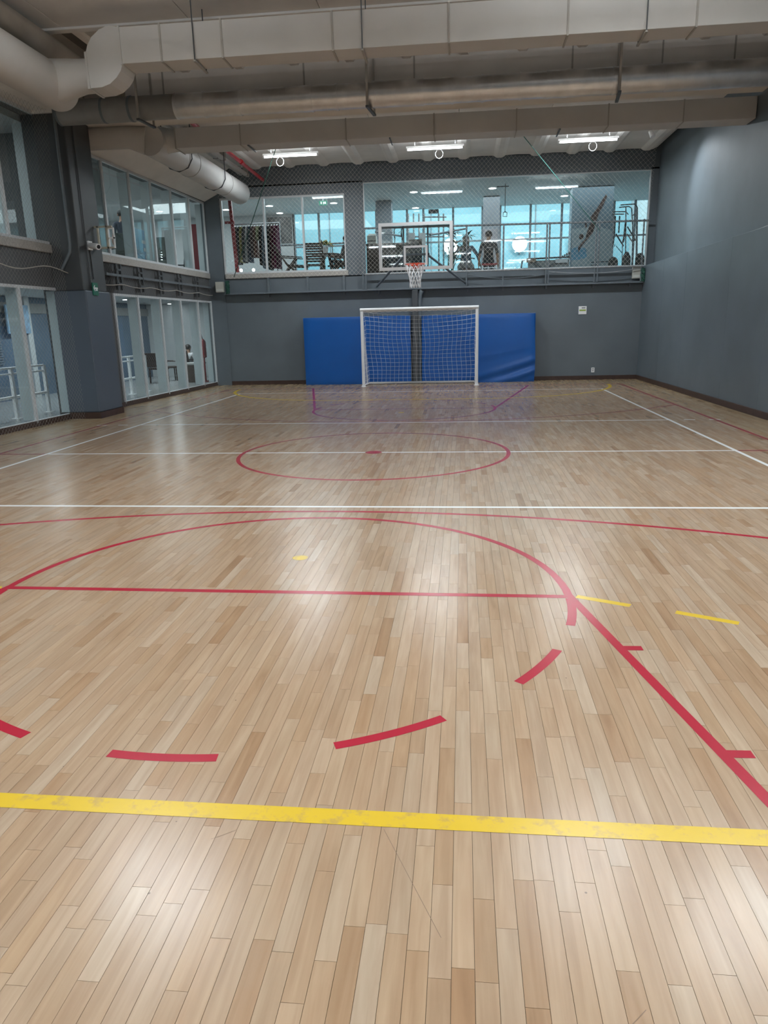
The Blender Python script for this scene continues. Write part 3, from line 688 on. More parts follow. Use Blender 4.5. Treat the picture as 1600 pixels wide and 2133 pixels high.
tag(rope2.build('rope', mat('teal_rope', (.06, .2, .17), .7)), 'teal rope slanting down across the right side of the wide window', 'rope')
cab = MB().tube([(1.3+.1*k, YW-.21, 2.93-.13*(1-((k-12)/12)**2)) for k in range(25)], .01, 5)
tag(cab.build('hanging_cable', GREYS), 'thin cable sagging below the middle of the wide window', 'cable')
cab = MB().tube([(3.5+.1*k, YW-.21, 2.95-.08*(1-((k-12)/12)**2)) for k in range(25)], .01, 5)
tag(cab.build('hanging_cable', mat('pale_cable', (.3, .32, .34), .5)), 'thin pale cable sagging below the right end of the wide window', 'cable')

# ================================================================== NETTING
def netting(name, fn, wid, hei, cell, r_, m, label, seg=.3):
    """diamond net over a sheet fn(s,t) with s in 0..wid and t in 0..hei"""
    mb = MB(); n = int((wid+hei)/cell)
    for sg_ in (1, -1):
        for k in range(n+1):
            c0 = k*cell
            pts = []
            L = hei*1.0; st_ = max(2, int(hei/seg))
            for j in range(st_+1):
                t = hei*j/st_; s = c0-t if sg_ > 0 else (c0-hei)+t
                pts.append((s, t))
            # clip in s
            out = []
            for (a, b), (c_, d_) in zip(pts, pts[1:]):
                if max(a, c_) <= 0 or min(a, c_) >= wid: continue
                def cl(s, t, s2, t2):
                    if s < 0: f = (0-s)/(s2-s); return (0, t+(t2-t)*f)
                    if s > wid: f = (wid-s)/(s2-s); return (wid, t+(t2-t)*f)
                    return (s, t)
                p, q = cl(a, b, c_, d_), cl(c_, d_, a, b)
                if not out: out.append(p)
                out.append(q)
            if len(out) > 1: mb.tube([fn(*o_) for o_ in out], r_, 3, cap=False)
    o = mb.build(name, m, fix=False); return tag(o, label, 'net')
def farnet(s, t):
    x = -5.5+s; z = 3.0+t
    return (x+.10*math.sin(x*1.3)*(t/3), YW-.42-.10*math.sin(x*1.8+.6)*math.sin(t*.9)-.05*math.sin(x*4.1)-.1*t/3, z+.06*math.sin(x*1.6)*(t/3))
netting('end_wall_net', farnet, 11.5, 2.9, .12, .0019, NETC, 'cream protective net draped in front of the end wall windows')
def leftnet(y0, off):
    return lambda s, t: (LX(y0+s)+off+.03*math.sin(s*2.1+t), y0+s, .02+t)
netting('side_wall_net', leftnet(9.6, .30), 3.7, 5.4, .09, .0014, NETD, 'fine grey safety net hanging in front of the near side windows', .9)
netting('side_wall_net', leftnet(14.35, .12), 6.75, 3.0, .095, .0010, NETD, 'fine grey safety net hanging in front of the far side windows', .9)
tag(MB().tube([(LX(9.6+.2*k)+.31, 9.6+.2*k, 2.72-.05*math.sin(k*.7)) for k in range(20)], .009, 5).build('net_cable', ROPE), 'pale cable threaded through the near side net', 'cable')
tag(MB().tube([(LX(14.3+.25*k)+.16, 14.3+.25*k, 2.62-.05*abs(math.sin(k*.55))) for k in range(28)], .009, 5).build('net_cable', ROPE), 'pale cable strung below the far upper side windows', 'cable')

# ================================================================== SIDE WALL FITTINGS
br = thing('bracket_rail', 'row of dark steel brackets under the upper side window sill', 'bracket', (-6.3, 18, 2.5))
mb = MB(); lw(mb, 15.2, 21.2, 2.78, 2.83, .04, .10); mb.build('rail', GREYS, br)
for yy in (15.75, 16.78, 17.85, 19.0, 20.15):
    for a in (-.10, .10):
        m_ = MB(); lw(m_, yy+a-.02, yy+a+.02, 2.50, 3.04, .05, .10); m_.build('bracket_leg', STEEL, br)
    m_ = MB(); lw(m_, yy-.1, yy+.1, 2.60, 2.65, .05, .11); m_.build('bracket_cross', STEEL, br)
    m_ = MB(); lw(m_, yy-.1, yy+.1, 2.90, 2.94, .05, .11); m_.build('bracket_cross', STEEL, br)
ex = thing('exit_sign', 'small green sign with white left arrow on the pillar', 'sign', (-5.79, 13.67, 2.29))
MB().box(-5.80, -5.782, 13.58, 13.78, 2.30, 2.53).build('sign_board', mat('exit_green', (.008, .14, .085), .4), ex)
MB().bar((-5.781, 13.60, 2.43), (-5.781, 13.76, 2.43), .004, .028).bar((-5.781, 13.60, 2.43), (-5.781, 13.655, 2.48), .004, .02).bar((-5.781, 13.60, 2.43), (-5.781, 13.655, 2.38), .004, .02).build('arrow', WHITE, ex)
MB().box(-5.782, -5.780, 13.68, 13.75, 2.385, 2.41).build('text_line', WHITE, ex)
sc_ = thing('security_camera', 'white bullet camera on the pillar beside the upper side window', 'camera', (-5.8, 13.75, 3.1))
MB().tube([(-5.83, 13.72, 3.20), (-5.70, 13.62, 3.18), (-5.55, 13.52, 3.15)], [.05, .055, .055], 14).build('camera_body', WHITE, sc_, smooth=True)
MB().tube([(-5.552, 13.521, 3.15), (-5.54, 13.515, 3.148)], .035, 14).build('lens', BLACK, sc_)
MB().box(-5.86, -5.80, 13.66, 13.80, 3.12, 3.28).build('mount', WHITE, sc_, bevel=.008)
MB().tube([(-5.84, 13.75, 3.12), (-5.835, 13.76, 2.6)], .01, 6).build('cable', BLACK, sc_)
fr = thing('wall_frame', 'cream metal bracket frame projecting beside the upper side window', 'frame', (-5.83, 14.1, 3.15))
CRM = mat('cream_metal', (.50, .47, .38), .5)
for zz in (3.17, 3.55): MB().box(-5.86, -5.50, 14.02, 14.06, zz, zz+.03).build('arm', CRM, fr)
for xx in (-5.80, -5.62): MB().box(xx, xx+.03, 14.02, 14.06, 3.17, 3.58).build('upright', CRM, fr)
rectframe(-5.62, -5.48, 3.18, 3.55, .025, 14.06, 14.09, 'grille_frame', WHITE, fr); MB().box(-5.62, -5.48, 14.06, 14.09, 3.35, 3.375).build('grille_bar', WHITE, fr)
for k, (yy) in enumerate((14.5,)):
    wp = MB().box(LX(15)+.0, LX(15)+.05, 15.05, 15.14, 3.2, 5.1); tag(wp.build('timber_jamb', mat('warm_timber', (.55, .33, .16), .6)), 'warm toned timber strip on the jamb of the upper side window', 'trim')

# ================================================================== ROOMS BEHIND THE GLASS
def at(px, py, Y):
    d = rt*((px-800)/CF) - up*((py-1066.5)/CF) + fw
    return Vector((CX, 0, CZ)) + d*(Y/d.y)
def atX(px, py, X):
    d = rt*((px-800)/CF) - up*((py-1066.5)/CF) + fw
    return Vector((CX, 0, CZ)) + d*((X-CX)/d.x)
RWALL = mat('room_white_wall', (.52, .55, .56), .7, var=.03)
RCEIL = mat('room_ceiling', (.50, .53, .54), .8, var=.03)
RFLO = mat('room_floor', (.34, .35, .34), .35, var=.08)
GREY = mat('room_grey', (.22, .25, .28), .6)
TEAL = mat('pool_hall_wall', (.38, .635, .71), .6, var=.10, scale=.5)
TEAKD = mat('dark_teak', (.035, .018, .011), .45, var=.25, scale=14)
NAVY = mat('navy_cloth', (.02, .028, .05), .8)
CHAR = mat('charcoal_cloth', (.022, .026, .032), .8)
SKIN = mat('skin_tone', (.36, .20, .13), .55)
HAIRD = mat('dark_hair', (.015, .011, .009), .6)
HAIRB = mat('brown_hair', (.05, .04, .025), .6)
LGREY = mat('light_grey_cloth', (.26, .27, .27), .8)
WCL = mat('white_cloth', (.62, .63, .65), .8)
CHROME = mat('chrome_tube', (.55, .58, .60), .25, metal=.9)
LEAF = mat('dark_leaf', (.012, .04, .018), .5, var=.3)
REDP = mat('red_paint', (.30, .012, .02), .45)
F_L, F_R, RC_Z, RB = 3.06, 2.45, 5.55, 27.0
def sbox(name, m, *a): return struct(MB().box(*a).build(name, m))
sbox('floor_upper_deck', RFLO, -6.2, -1.9, YW+.28, RB, F_L-.15, F_L)
sbox('floor_upper_gym', RFLO, -1.9, 8.2, YW+.28, RB, F_R-.1, F_R)
sbox('ceiling_upper', RCEIL, -11.9, 8.2, YW+.28, RB+.2, RC_Z, RC_Z+.1)
sbox('wall_upper_divider', GREY, -2.0, -1.82, YW+.28, 22.2, F_R, RC_Z)
sbox('wall_upper_right', RWALL, 8.1, 8.3, YW+.28, 33, F_R-.4, 7.6)
# glazing at the back of the upper rooms
bw = thing('window_7', 'tall back glazing of the upper rooms looking into the bright pool hall', None, (1, RB, F_R), kind='structure')
xs = [at(p, 470, RB).x for p in (612, 664, 718)] + [at(p, 470, RB).x for p in (754, 784, 816, 848, 882, 944, 1005, 1042, 1105, 1170, 1192, 1278, 1322, 1352)] + [8.1]
for x in xs: MB().box(x-.035, x+.035, RB, RB+.1, F_R, RC_Z).build('mullion', GREY, bw)
for a, b in zip(xs, xs[1:]): MB().box(a+.035, b-.035, RB+.04, RB+.05, F_R, RC_Z).build('pane', GLASS, bw)
MB().box(xs[0], xs[-1], RB-.02, RB+.08, 4.40, 4.45).build('transom', GREY, bw)
MB().box(-6.3, xs[0], RB, RB+.1, F_L-.4, RC_Z).build('side_panel', RWALL, bw)
# pool hall
sbox('wall_pool_hall', TEAL, -12, 10, 33, 33.2, 0, 7.6)
sbox('ceiling_pool_hall', RWALL, -12, 10, RB+.2, 33, 7.5, 7.6)
sbox('floor_pool_hall', TEAL, -12, 10, RB+.1, 33, .9, 1.0)
sbox('wall_pool_left', TEAL, -12.2, -12, RB+.1, 33, 0, 7.6)
for k in range(9): MB().box(-9+2.2*k-.02, -9+2.2*k+.02, 32.97, 33, 1, 7.5).build('tile_joint', GREY, bpy.data.objects['wall_pool_hall'])
ld = bpy.data.lights.new('pool_light', 'AREA'); ld.shape = 'RECTANGLE'; ld.size = 16; ld.size_y = 3.5; ld.energy = 820; ld.color = (.86, .97, 1)
lo = bpy.data.objects.new('pool_light', ld); COL.objects.link(lo); lo.location = (0, 30.3, 7.4)
FLOOD = emis('flood_lens', (.9, .98, 1), 40)
for k, (px, py, lb) in enumerate(((938, 512, 'behind the potted palm'), (1083, 508, 'above the treadmill'), (1203, 506, 'beside the diver poster'))):
    p = at(px, py, 32.72); t = thing('flood_light', 'dazzling white flood light in the pool hall seen %s' % lb, 'light', p, 'pool hall flood lights')
    MB().tube([p+Vector((0, .08, 0)), p+Vector((0, .15, 0))], .31, 24).build('casing', WHITE, t); MB().tube([p, p+Vector((0, .08, 0))], [.26, .29], 24).build('lens', FLOOD, t)
    MB().bar(p+Vector((0, .12, -.3)), Vector((p.x, 33.0, p.z-.4)), .05).build('bracket', GREY, t)
# downlights
def downlight(x, y, z, lb, grp, r=.11):
    t = thing('downlight', lb, 'light', (x, y, z-.02), grp)
    MB().tube([(x, y, z-.018), (x, y, z)], r+.03, 20).build('trim_ring', WHITE, t); MB().tube([(x, y, z-.022), (x, y, z-.017)], r, 20).build('lens', DOWN, t)
for px, py, wh in ((561, 428, 'above the middle of the clothes rail'), (695, 422, 'right of the hanging exit sign'), (622, 467, 'farthest back above the deck chairs'), (471, 436, 'in the left corner behind the red post')):
    p = at(px, py, 24); k = (RC_Z-CZ)/(p.z-CZ); p = Vector((CX, 0, CZ))+(p-Vector((CX, 0, CZ)))*k
    downlight(p.x, min(p.y, 26.6), RC_Z, 'round lit downlight in the upper deck ceiling %s' % wh, 'downlights over the upper deck')
for px, py, wh in ((862, 399, 'near the glass above the backboard'), (868, 438, 'far back above the backboard'), (1026, 391, 'first of three above the standing person'), (1020, 414, 'second of three above the standing person'), (1018, 432, 'third of three above the standing person'), (1176, 407, 'left of the diver poster')):
    p = at(px, py, 24); k = (RC_Z-CZ)/(p.z-CZ); p = Vector((CX, 0, CZ))+(p-Vector((CX, 0, CZ)))*k
    downlight(p.x, min(p.y, 26.7), RC_Z, 'round lit downlight in the upper gym ceiling, %s' % wh, 'downlights over the upper gym')
def area(x, y, z, sx, sy, wt, col=(.9, .97, 1)):
    ld = bpy.data.lights.new('room_light', 'AREA'); ld.shape = 'RECTANGLE'; ld.size = sx; ld.size_y = sy; ld.energy = wt; ld.color = col
    lo = bpy.data.objects.new('room_light', ld); COL.objects.link(lo); lo.location = (x, y, z)
area(-4.0, 24.2, RC_Z-.03, 3.0, 2.5, ROOM_W*1.2); area(2.5, 24.3, RC_Z-.03, 7, 2.5, ROOM_W*1.6)

# ---- people
def person(name, label, loc, rz, J, RAD, edges, grp_mat, mats, hair=None, hairm=None, extra=None):
    names = list(J); idx = {n: i for i, n in enumerate(names)}
    me = bpy.data.meshes.new('tmp'); me.from_pydata([J[n] for n in names], [(idx[a], idx[b]) for a, b in edges], [])
    ob = bpy.data.objects.new('tmp', me); COL.objects.link(ob)
    ob.modifiers.new('skin', 'SKIN'); 
    for n in names:
        sv = me.skin_vertices[0].data[idx[n]]; r_ = RAD[n]; sv.radius = (r_, r_) if not isinstance(r_, tuple) else r_
        sv.use_root = (n == 'pelvis')
    sd = ob.modifiers.new('sub', 'SUBSURF'); sd.levels = 2; sd.render_levels = 2
    dg = bpy.context.evaluated_depsgraph_get(); bm_ = bpy.data.meshes.new_from_object(ob.evaluated_get(dg))
    bpy.data.objects.remove(ob)
    head = Vector(J['head'])
    mb = MB(); mb.v = [v.co.copy() for v in bm_.vertices]; mb.f = [tuple(p.vertices) for p in bm_.polygons]; nbody = len(mb.f)
    fd = (Vector(J['face'])-head).normalized() if 'face' in J else Vector((0, 1, 0)); sd_ = fd.cross(Vector((0, 0, 1))).normalized()
    for s in (-1, 1): mb.ell(head+sd_*s*.088+Vector((0, 0, -.01)), (.014, .026, .034), 8, 6)
    mb.ell(head+fd*.098+Vector((0, 0, -.025)), (.016, .018, .024), 8, 6)
    nskin = len(mb.f)
    for s in (-1, 1): mb.ell(head+fd*.083+sd_*s*.034+Vector((0, 0, .005)), (.013, .011, .009), 8, 5)
    mb.ell(head+fd*.082+Vector((0, 0, -.068)), (.026, .012, .007), 8, 5)
    t = thing(name, label, 'person', loc); t.rotation_euler.z = rz
    ORG[t.name] = Vector((0, 0, 0))
    o = mb.build('body', mats, t, smooth='all', fix=False)
    segs = [(Vector(J[a]), Vector(J[b]), grp_mat.get(a+'-'+b, grp_mat['*'])) for a, b in edges]
    ids = []
    for k, p in enumerate(o.data.polygons):
        if k >= nskin: ids.append(len(mats)-1); continue
        if k >= nbody: ids.append(0); continue
        c = p.center; best = None
        for a, b, g_ in segs:
            ab = b-a; f = max(0, min(1, (c-a).dot(ab)/max(1e-9, ab.length_squared))); d = (c-a-ab*f).length
            if best is None or d < best[0]: best = (d, g_)
        ids.append(best[1])
    o.data.polygons.foreach_set('material_index', ids)
    if hair:
        hb = MB(); hair(hb, head, fd); hb.build('hair', hairm, t, smooth='all', fix=False)
    if extra: extra(t)
    return t
def short_hair(hb, h, fd): hb.ell(h-fd*.012+Vector((0, 0, .028)), (.103, .103, .098), 14, 9)
def long_hair(hb, h, fd):
    hb.ell(h-fd*.015+Vector((0, 0, .025)), (.107, .107, .10), 14, 9)
    hb.tube([h-fd*.06+Vector((0, 0, .04)), h-fd*.085+Vector((0, 0, -.08)), h-fd*.11+Vector((0, 0, -.22)), h-fd*.115+Vector((.01, 0, -.36))], [.085, .10, .09, .045], 12)
def base_pose(H=1.75):
    k = H/1.75
    J = {'pelvis': (0, 0, .95), 'waist': (0, 0, 1.12), 'chest': (0, 0, 1.30), 'collar': (0, 0, 1.43), 'neck': (0, .005, 1.50), 'head': (0, .02, 1.62), 'crown': (0, .01, 1.70), 'face': (0, .06, 1.60)}
    for s, n in ((-1, 'l'), (1, 'r')):
        J.update({n+'sho': (s*.185, 0, 1.405), n+'elb': (s*.25, -.03, 1.12), n+'wri': (s*.27, .05, .87), n+'hip': (s*.095, 0, .90), n+'kne': (s*.10, .03, .50), n+'ank': (s*.10, -.02, .085), n+'toe': (s*.12, .15, .035)})
    return {a: tuple(c*k for c in b) for a, b in J.items()}
RADB = {'pelvis': .135, 'waist': .125, 'chest': .145, 'collar': .10, 'neck': .055, 'head': .088, 'crown': .07, 'face': .075}
for n in 'lr': RADB.update({n+'sho': .068, n+'elb': .045, n+'wri': .032, n+'hip': .095, n+'kne': .062, n+'ank': .043, n+'toe': .036})
EB = [('pelvis', 'waist'), ('waist', 'chest'), ('chest', 'collar'), ('collar', 'neck'), ('neck', 'head'), ('head', 'crown'), ('head', 'face')]
for n in 'lr': EB += [('chest', n+'sho'), (n+'sho', n+'elb'), (n+'elb', n+'wri'), ('pelvis', n+'hip'), (n+'hip', n+'kne'), (n+'kne', n+'ank'), (n+'ank', n+'toe')]
def hands(J, RAD, E):
    for s, n in ((-1, 'l'), (1, 'r')):
        w_ = Vector(J[n+'wri']); d = (w_-Vector(J[n+'elb'])).normalized(); l = d.cross(Vector((s, 0, 0))); l = l.normalized() if l.length > .1 else Vector((0, 1, 0))
        pm = w_+d*.075; J[n+'plm'] = tuple(pm); RAD[n+'plm'] = .034; E.append((n+'wri', n+'plm'))
        for k, (o_, ln) in enumerate(((-.030, .06), (-.010, .078), (.011, .074), (.030, .062))):
            a = pm+l*o_+d*.035; b = a+d*ln*.55+l*o_*.15; c = b+d*ln*.35-Vector((s*.015, 0, 0))
            J['%sf%da' % (n, k)] = tuple(a); J['%sf%db' % (n, k)] = tuple(b); J['%sf%dc' % (n, k)] = tuple(c)
            RAD.update({'%sf%da' % (n, k): .0095, '%sf%db' % (n, k): .009, '%sf%dc' % (n, k): .0075})
            E += [(n+'plm', '%sf%da' % (n, k)), ('%sf%da' % (n, k), '%sf%db' % (n, k)), ('%sf%db' % (n, k), '%sf%dc' % (n, k))]
        a = w_+d*.045-l*.04; b = a+d*.045-l*.018
        J[n+'tha'] = tuple(a); J[n+'thb'] = tuple(b); RAD[n+'tha'] = .011; RAD[n+'thb'] = .009; E += [(n+'plm', n+'tha'), (n+'tha', n+'thb')]
def gm(shirt_len=1, short=True):
    g_ = {'*': 0, 'pelvis-waist': 1, 'waist-chest': 1, 'chest-collar': 1}
    for n in 'lr':
        g_.update({'chest-%ssho' % n: 1, '%ssho-%selb' % (n, n): 1, 'pelvis-%ship' % n: 2, '%ship-%skne' % (n, n): 2, '%skne-%sank' % (n, n): 2, '%sank-%stoe' % (n, n): 3})
        if not short: g_['%selb-%swri' % (n, n)] = 1
    return g_
# standing man by the window, seen from behind
J = base_pose(1.76); RD = dict(RADB); E_ = list(EB); hands(J, RD, E_)
person('person', 'person in dark T-shirt standing with back turned at the wide window', (1.90, 22.35, F_R), 0, J, RD, E_, gm(), [SKIN, CHAR, CHAR, BLACK, BLACK], short_hair, mat('cropped_hair', (.07, .055, .05), .7),
       lambda t: MB().box(-.055, .075, -.155, -.147, 1.27, 1.285).build('shirt_print', WCL, t))
# seated person with long hair
J = base_pose(1.68)
for s, n in ((-1, 'l'), (1, 'r')):
    J[n+'kne'] = (s*.20, .42, .86); J[n+'ank'] = (s*.20, .46, .45); J[n+'toe'] = (s*.22, .62, .40)
    J[n+'elb'] = (s*.33, -.02, 1.14); J[n+'wri'] = (s*.40, .10, .93)
RD = dict(RADB); RD['pelvis'] = .17; RD['lhip'] = RD['rhip'] = .12; E_ = list(EB); hands(J, RD, E_)
person('person', 'seated person with long hair and blue-grey top seen from behind beside the palm', (1.25, 22.45, F_R-.03), 0, J, RD, E_, gm(short=False), [SKIN, mat('blue_grey_cloth', (.05, .085, .12), .8), LGREY, BLACK, BLACK], long_hair, HAIRB)
st_ = thing('exercise_bike', 'grey exercise bike under the seated person with long hair', 'exercise bike', (1.25, 22.5, F_R))
MB().ell((1.25, 22.43, F_R+.72), (.15, .16, .05), 14, 8).build('saddle', BLACK, st_, smooth='all')
MB().tube([(1.25, 22.45, F_R+.70), (1.25, 22.5, F_R+.08)], .03, 10).build('seat_post', CHROME, st_)
MB().box(1.2, 1.3, 22.0+.1, 23.3, F_R, F_R+.07).build('base_frame', BLACK, st_)
MB().tube([(1.20, 23.0, F_R+.36), (1.30, 23.0, F_R+.36)], .26, 24).build('flywheel', GREY, st_)
MB().tube([(1.25, 23.05, F_R+.4), (1.25, 23.15, F_R+1.05)], .03, 10).build('handle_post', CHROME, st_)
MB().tube([(1.0, 22.95, F_R+1.05), (1.05, 23.15, F_R+1.08), (1.45, 23.15, F_R+1.08), (1.5, 22.95, F_R+1.05)], .018, 8).build('handlebar', BLACK, st_)
# person upstairs behind the side window
p = atX(252, 437, -7.5)
J = base_pose(1.76)
J['rwri'] = (.20, .30, 1.05); J['lwri'] = (-.20, .30, 1.02)
RD = dict(RADB); E_ = list(EB); hands(J, RD, E_)
person('person', 'person in dark shirt standing behind the upper side window', (p.x, p.y, p.z-1.74), R(40), J, RD, E_, gm(), [SKIN, NAVY, NAVY, BLACK, BLACK], short_hair, HAIRD)
UPZ = p.z-1.74
# person sitting at the deck table
def seated(H=1.72):
    J = base_pose(H)
    dz = .50
    J = {a: (b[0], b[1], b[2]-dz) for a, b in J.items()}
    for s, n in ((-1, 'l'), (1, 'r')):
        J[n+'kne'] = (s*.13, .45, .50); J[n+'ank'] = (s*.13, .42, .09); J[n+'toe'] = (s*.14, .60, .035)
        J[n+'wri'] = (s*.17, .33, .63); J[n+'elb'] = (s*.25, .06, .64)
    return J
J = seated(); RD = dict(RADB); E_ = list(EB); hands(J, RD, E_)
person('person', 'person in dark clothes sitting at the deck table by the window edge', (-2.32, 22.75, F_L), R(75), J, RD, E_, gm(short=False), [SKIN, CHAR, CHAR, BLACK, BLACK], short_hair, HAIRD)
p4 = atX(388, 688, -8.2)
J = seated(1.66); RD = dict(RADB); E_ = list(EB); hands(J, RD, E_)
person('person', 'person in white top sitting in the ground floor corridor', (p4.x, p4.y, 0), R(-20), J, RD, E_, gm(), [SKIN, WCL, CHAR, BLACK, BLACK], short_hair, HAIRD)

# ---- upper deck: clothes rack and garments
rk = thing('clothes_rack', 'chrome clothes rail hung with garments behind the left upper window', 'clothes rack', (-5.0, 22.5, F_L))
z_r = 4.66
MB().tube([(-5.72, 22.5, z_r), (-4.28, 22.5, z_r)], .016, 8).build('hanging_rail', CHROME, rk)
for xx in (-5.72, -4.28):
    MB().tube([(xx, 22.5, F_L), (xx, 22.5, z_r)], .016, 8).build('upright', CHROME, rk)
    MB().tube([(xx, 22.25, F_L+.02), (xx, 22.75, F_L+.02)], .018, 8).build('foot', CHROME, rk)
GC = [('olive', (.05, .055, .02)), ('black', (.012, .012, .014)), ('mustard yellow', (.32, .27, .04)), ('dark grey', (.03, .033, .04)), ('white', (.5, .5, .5)), ('navy', (.02, .03, .07)), ('dark maroon', (.06, .015, .02)), ('rust brown', (.16, .05, .03)),
      ('pale green', (.30, .34, .18)), ('black and grey', (.018, .016, .016)), ('pale blue', (.28, .36, .44)), ('slate blue', (.05, .07, .12)), ('charcoal', (.02, .02, .025)), ('wine red', (.12, .015, .04)), ('magenta', (.22, .015, .09)), ('plum', (.10, .012, .05))]
GL = [1.15, 1.15, 1.1, 1.1, 1.08, 1.1, .95, .95, .42, 1.2, 1.3, 1.3, 1.35, 1.3, 1.3, 1.32]
for k, ((cn, cc), gl) in enumerate(zip(GC, GL)):
    x = -5.64+k*.086; rg = random.Random(k)
    nb_ = GC[k-1][0] if k else None
    t = thing('garment', '%s garment hanging on the chrome rail%s' % (cn, ' next to the %s one' % nb_ if nb_ else ' at its left end'), 'garment', (x, 22.5, z_r-gl), 'garments on the clothes rail')
    wd = .20
    def gf(u, v, side):
        z = z_r-.07-gl*.93*v; half = (.06+.17*min(1, v*5)) * (1+.15*v)
        y = 22.5+(u*2-1)*half; th_ = .030*math.sin(max(.05, min(1, u*1.0))*math.pi)+.008
        return (x+side*(th_+.006*math.sin(9*u+6*v+k)), y, z)
    mb = MB(); n1 = 10
    mb.grid(lambda u, v: gf(u, v, 1), n1, 8); mb.grid(lambda u, v: gf(u, v, -1), n1, 8)
    mb.build('cloth', mat('cloth_'+cn.replace(' ', '_'), cc, .85, var=.15, scale=12), t, smooth='all')
    MB().tube([(x, 22.44, z_r-.075), (x, 22.5, z_r-.045), (x, 22.56, z_r-.075)], .006, 5).build('hanger', CHROME, t)
    MB().tube([(x, 22.5, z_r-.045), (x, 22.5, z_r+.0), (x, 22.515, z_r+.022), (x, 22.5, z_r+.03)], .004, 5).build('hook', CHROME, t)
rp_ = thing('red_post', 'dark red post with short crossbar beside the clothes rail', 'post', (-5.62, 22.1, F_L))
MB().bar((-5.52, 22.05, F_L), (-5.62, 22.05, RC_Z-.02), .09, .09).build('upright', REDP, rp_)
MB().bar((-5.80, 22.05, 4.66), (-5.52, 22.05, 4.66), .05, .07).build('crossbar', REDP, rp_)
# deck chairs
def deck_chair(x, y, rz, label):
    t = thing('deck_chair', label, 'chair', (x, y, F_L), 'dark teak deck chairs'); t.rotation_euler.z = rz; ORG[t.name] = Vector((0, 0, 0))
    for k in range(7):
        yy = .02+k*.065; MB().box(-.24, .24, yy, yy+.05, .36-.02*k/7, .38-.02*k/7).build('seat_slat', TEAKD, t)
    for k in range(8):
        z0 = .42+k*.065; yb = -.03-.045*k
        MB().hexa([(-.24, yb, z0), (.24, yb, z0), (.24, yb+.02, z0+.01), (-.24, yb+.02, z0+.01), (-.24, yb-.03, z0+.05), (.24, yb-.03, z0+.05), (.24, yb-.01, z0+.055), (-.24, yb-.01, z0+.055)]).build('back_slat', TEAKD, t)
    for s in (-1, 1):
        MB().bar((s*.26, .50, 0), (s*.26, -.05, .42), .035, .045).build('leg', TEAKD, t)
        MB().bar((s*.26, -.20, 0), (s*.26, .28, .58), .035, .045).build('leg', TEAKD, t)
        MB().bar((s*.25, 0, .36), (s*.25, -.40, .98), .035, .045).build('back_stile', TEAKD, t)
        MB().bar((s*.27, -.20, .62), (s*.27, .45, .57), .05, .03).build('armrest', TEAKD, t)
        MB().bar((s*.25, 0, .35), (s*.25, .48, .33), .03, .04).build('seat_rail', TEAKD, t)
    MB().bar((-.26, -.15, .07), (.26, -.15, .07), .03, .03).build('stretcher', TEAKD, t)
    return t
deck_chair(-4.05, 22.3, R(-80), 'slatted teak deck chair in profile beside the clothes rail')
deck_chair(-3.18, 22.15, R(5), 'slatted teak deck chair seen from behind at the deck table')
deck_chair(-2.36, 22.7, R(80), 'teak deck chair under the person at the deck table')
tb = thing('deck_table', 'round dark teak table behind the deck chairs', 'table', (-3.0, 23.05, F_L))
MB().lathe([(.01, .68), (.42, .68), (.44, .70), (.44, .715), (.42, .725), (.01, .725)], (-3.0, 23.05, F_L), 28).build('table_top', TEAKD, tb)
for a in (45, 135, 225, 315): MB().bar((-3.0+.3*math.cos(R(a)), 23.05+.3*math.sin(R(a)), F_L), (-3.0+.12*math.cos(R(a)), 23.05+.12*math.sin(R(a)), F_L+.69), .04).build('leg', TEAKD, tb)
fp = thing('flower_pot', 'white pot of yellow green flowers on the deck table', 'plant', (-3.02, 23.05, F_L+.725))
MB().lathe([(.06, 0), (.085, .10), (.10, .20), (.085, .20), (.07, .16)], (-3.02, 23.05, F_L+.725), 18).build('pot', WHITE, fp, smooth=True)
rr = random.Random(9); mb = MB(); my = MB()
for k in range(120):
    a, ph = rr.uniform(0, 6.28), rr.uniform(.15, 1.45); d = Vector((math.cos(a)*math.sin(ph), math.sin(a)*math.sin(ph), .75*math.cos(ph)))
    c = Vector((-3.02, 23.05, F_L+.725+.20)); tip = c+d*rr.uniform(.20, .27); s_ = d.cross(Vector((0, 0, 1))).normalized()*.022
    b_ = c+d*.10
    mb.q(b_, b_.lerp(tip, .6)+s_, tip, b_.lerp(tip, .6)-s_)
    if k % 2: my.ell(tip, (.02, .02, .016), 6, 4)
mb.build('foliage', mat('flower_leaf', (.04, .09, .03), .6), fp, fix=False); my.build('blossoms', mat('yellow_petal', (.45, .38, .06), .6), fp, fix=False)
gl_ = thing('drinking_glass', 'small clear tumbler on the deck table', 'glass', (-2.75, 22.9, F_L+.725))
MB().lathe([(.03, 0), (.038, .13), (.034, .13), (.027, .008)], (-2.75, 22.9, F_L+.725), 14).build('tumbler', BGLASS, gl_)
es = thing('exit_sign', 'green hanging exit sign under the ceiling of the upper deck', 'sign', at(673, 423, 24.0))
pe = at(673, 423, 24.0)
MB().box(pe.x-.13, pe.x+.13, pe.y-.01, pe.y+.01, pe.z-.07, pe.z+.07).build('sign_board', mat('exit_green', (.008, .14, .085), .4), es)
MB().tube([(pe.x, pe.y, pe.z+.07), (pe.x, pe.y, RC_Z)], .006, 6).build('hanger_rod', CHROME, es)
for dx in (-.06, .02, .07): MB().box(pe.x+dx-.015, pe.x+dx+.02, pe.y-.012, pe.y-.01, pe.z-.03, pe.z+.035).build('pictogram', WHITE, es)
pt = thing('poster', 'grey photographic poster on the back wall of the upper deck', 'poster', at(583, 480, 26.9))
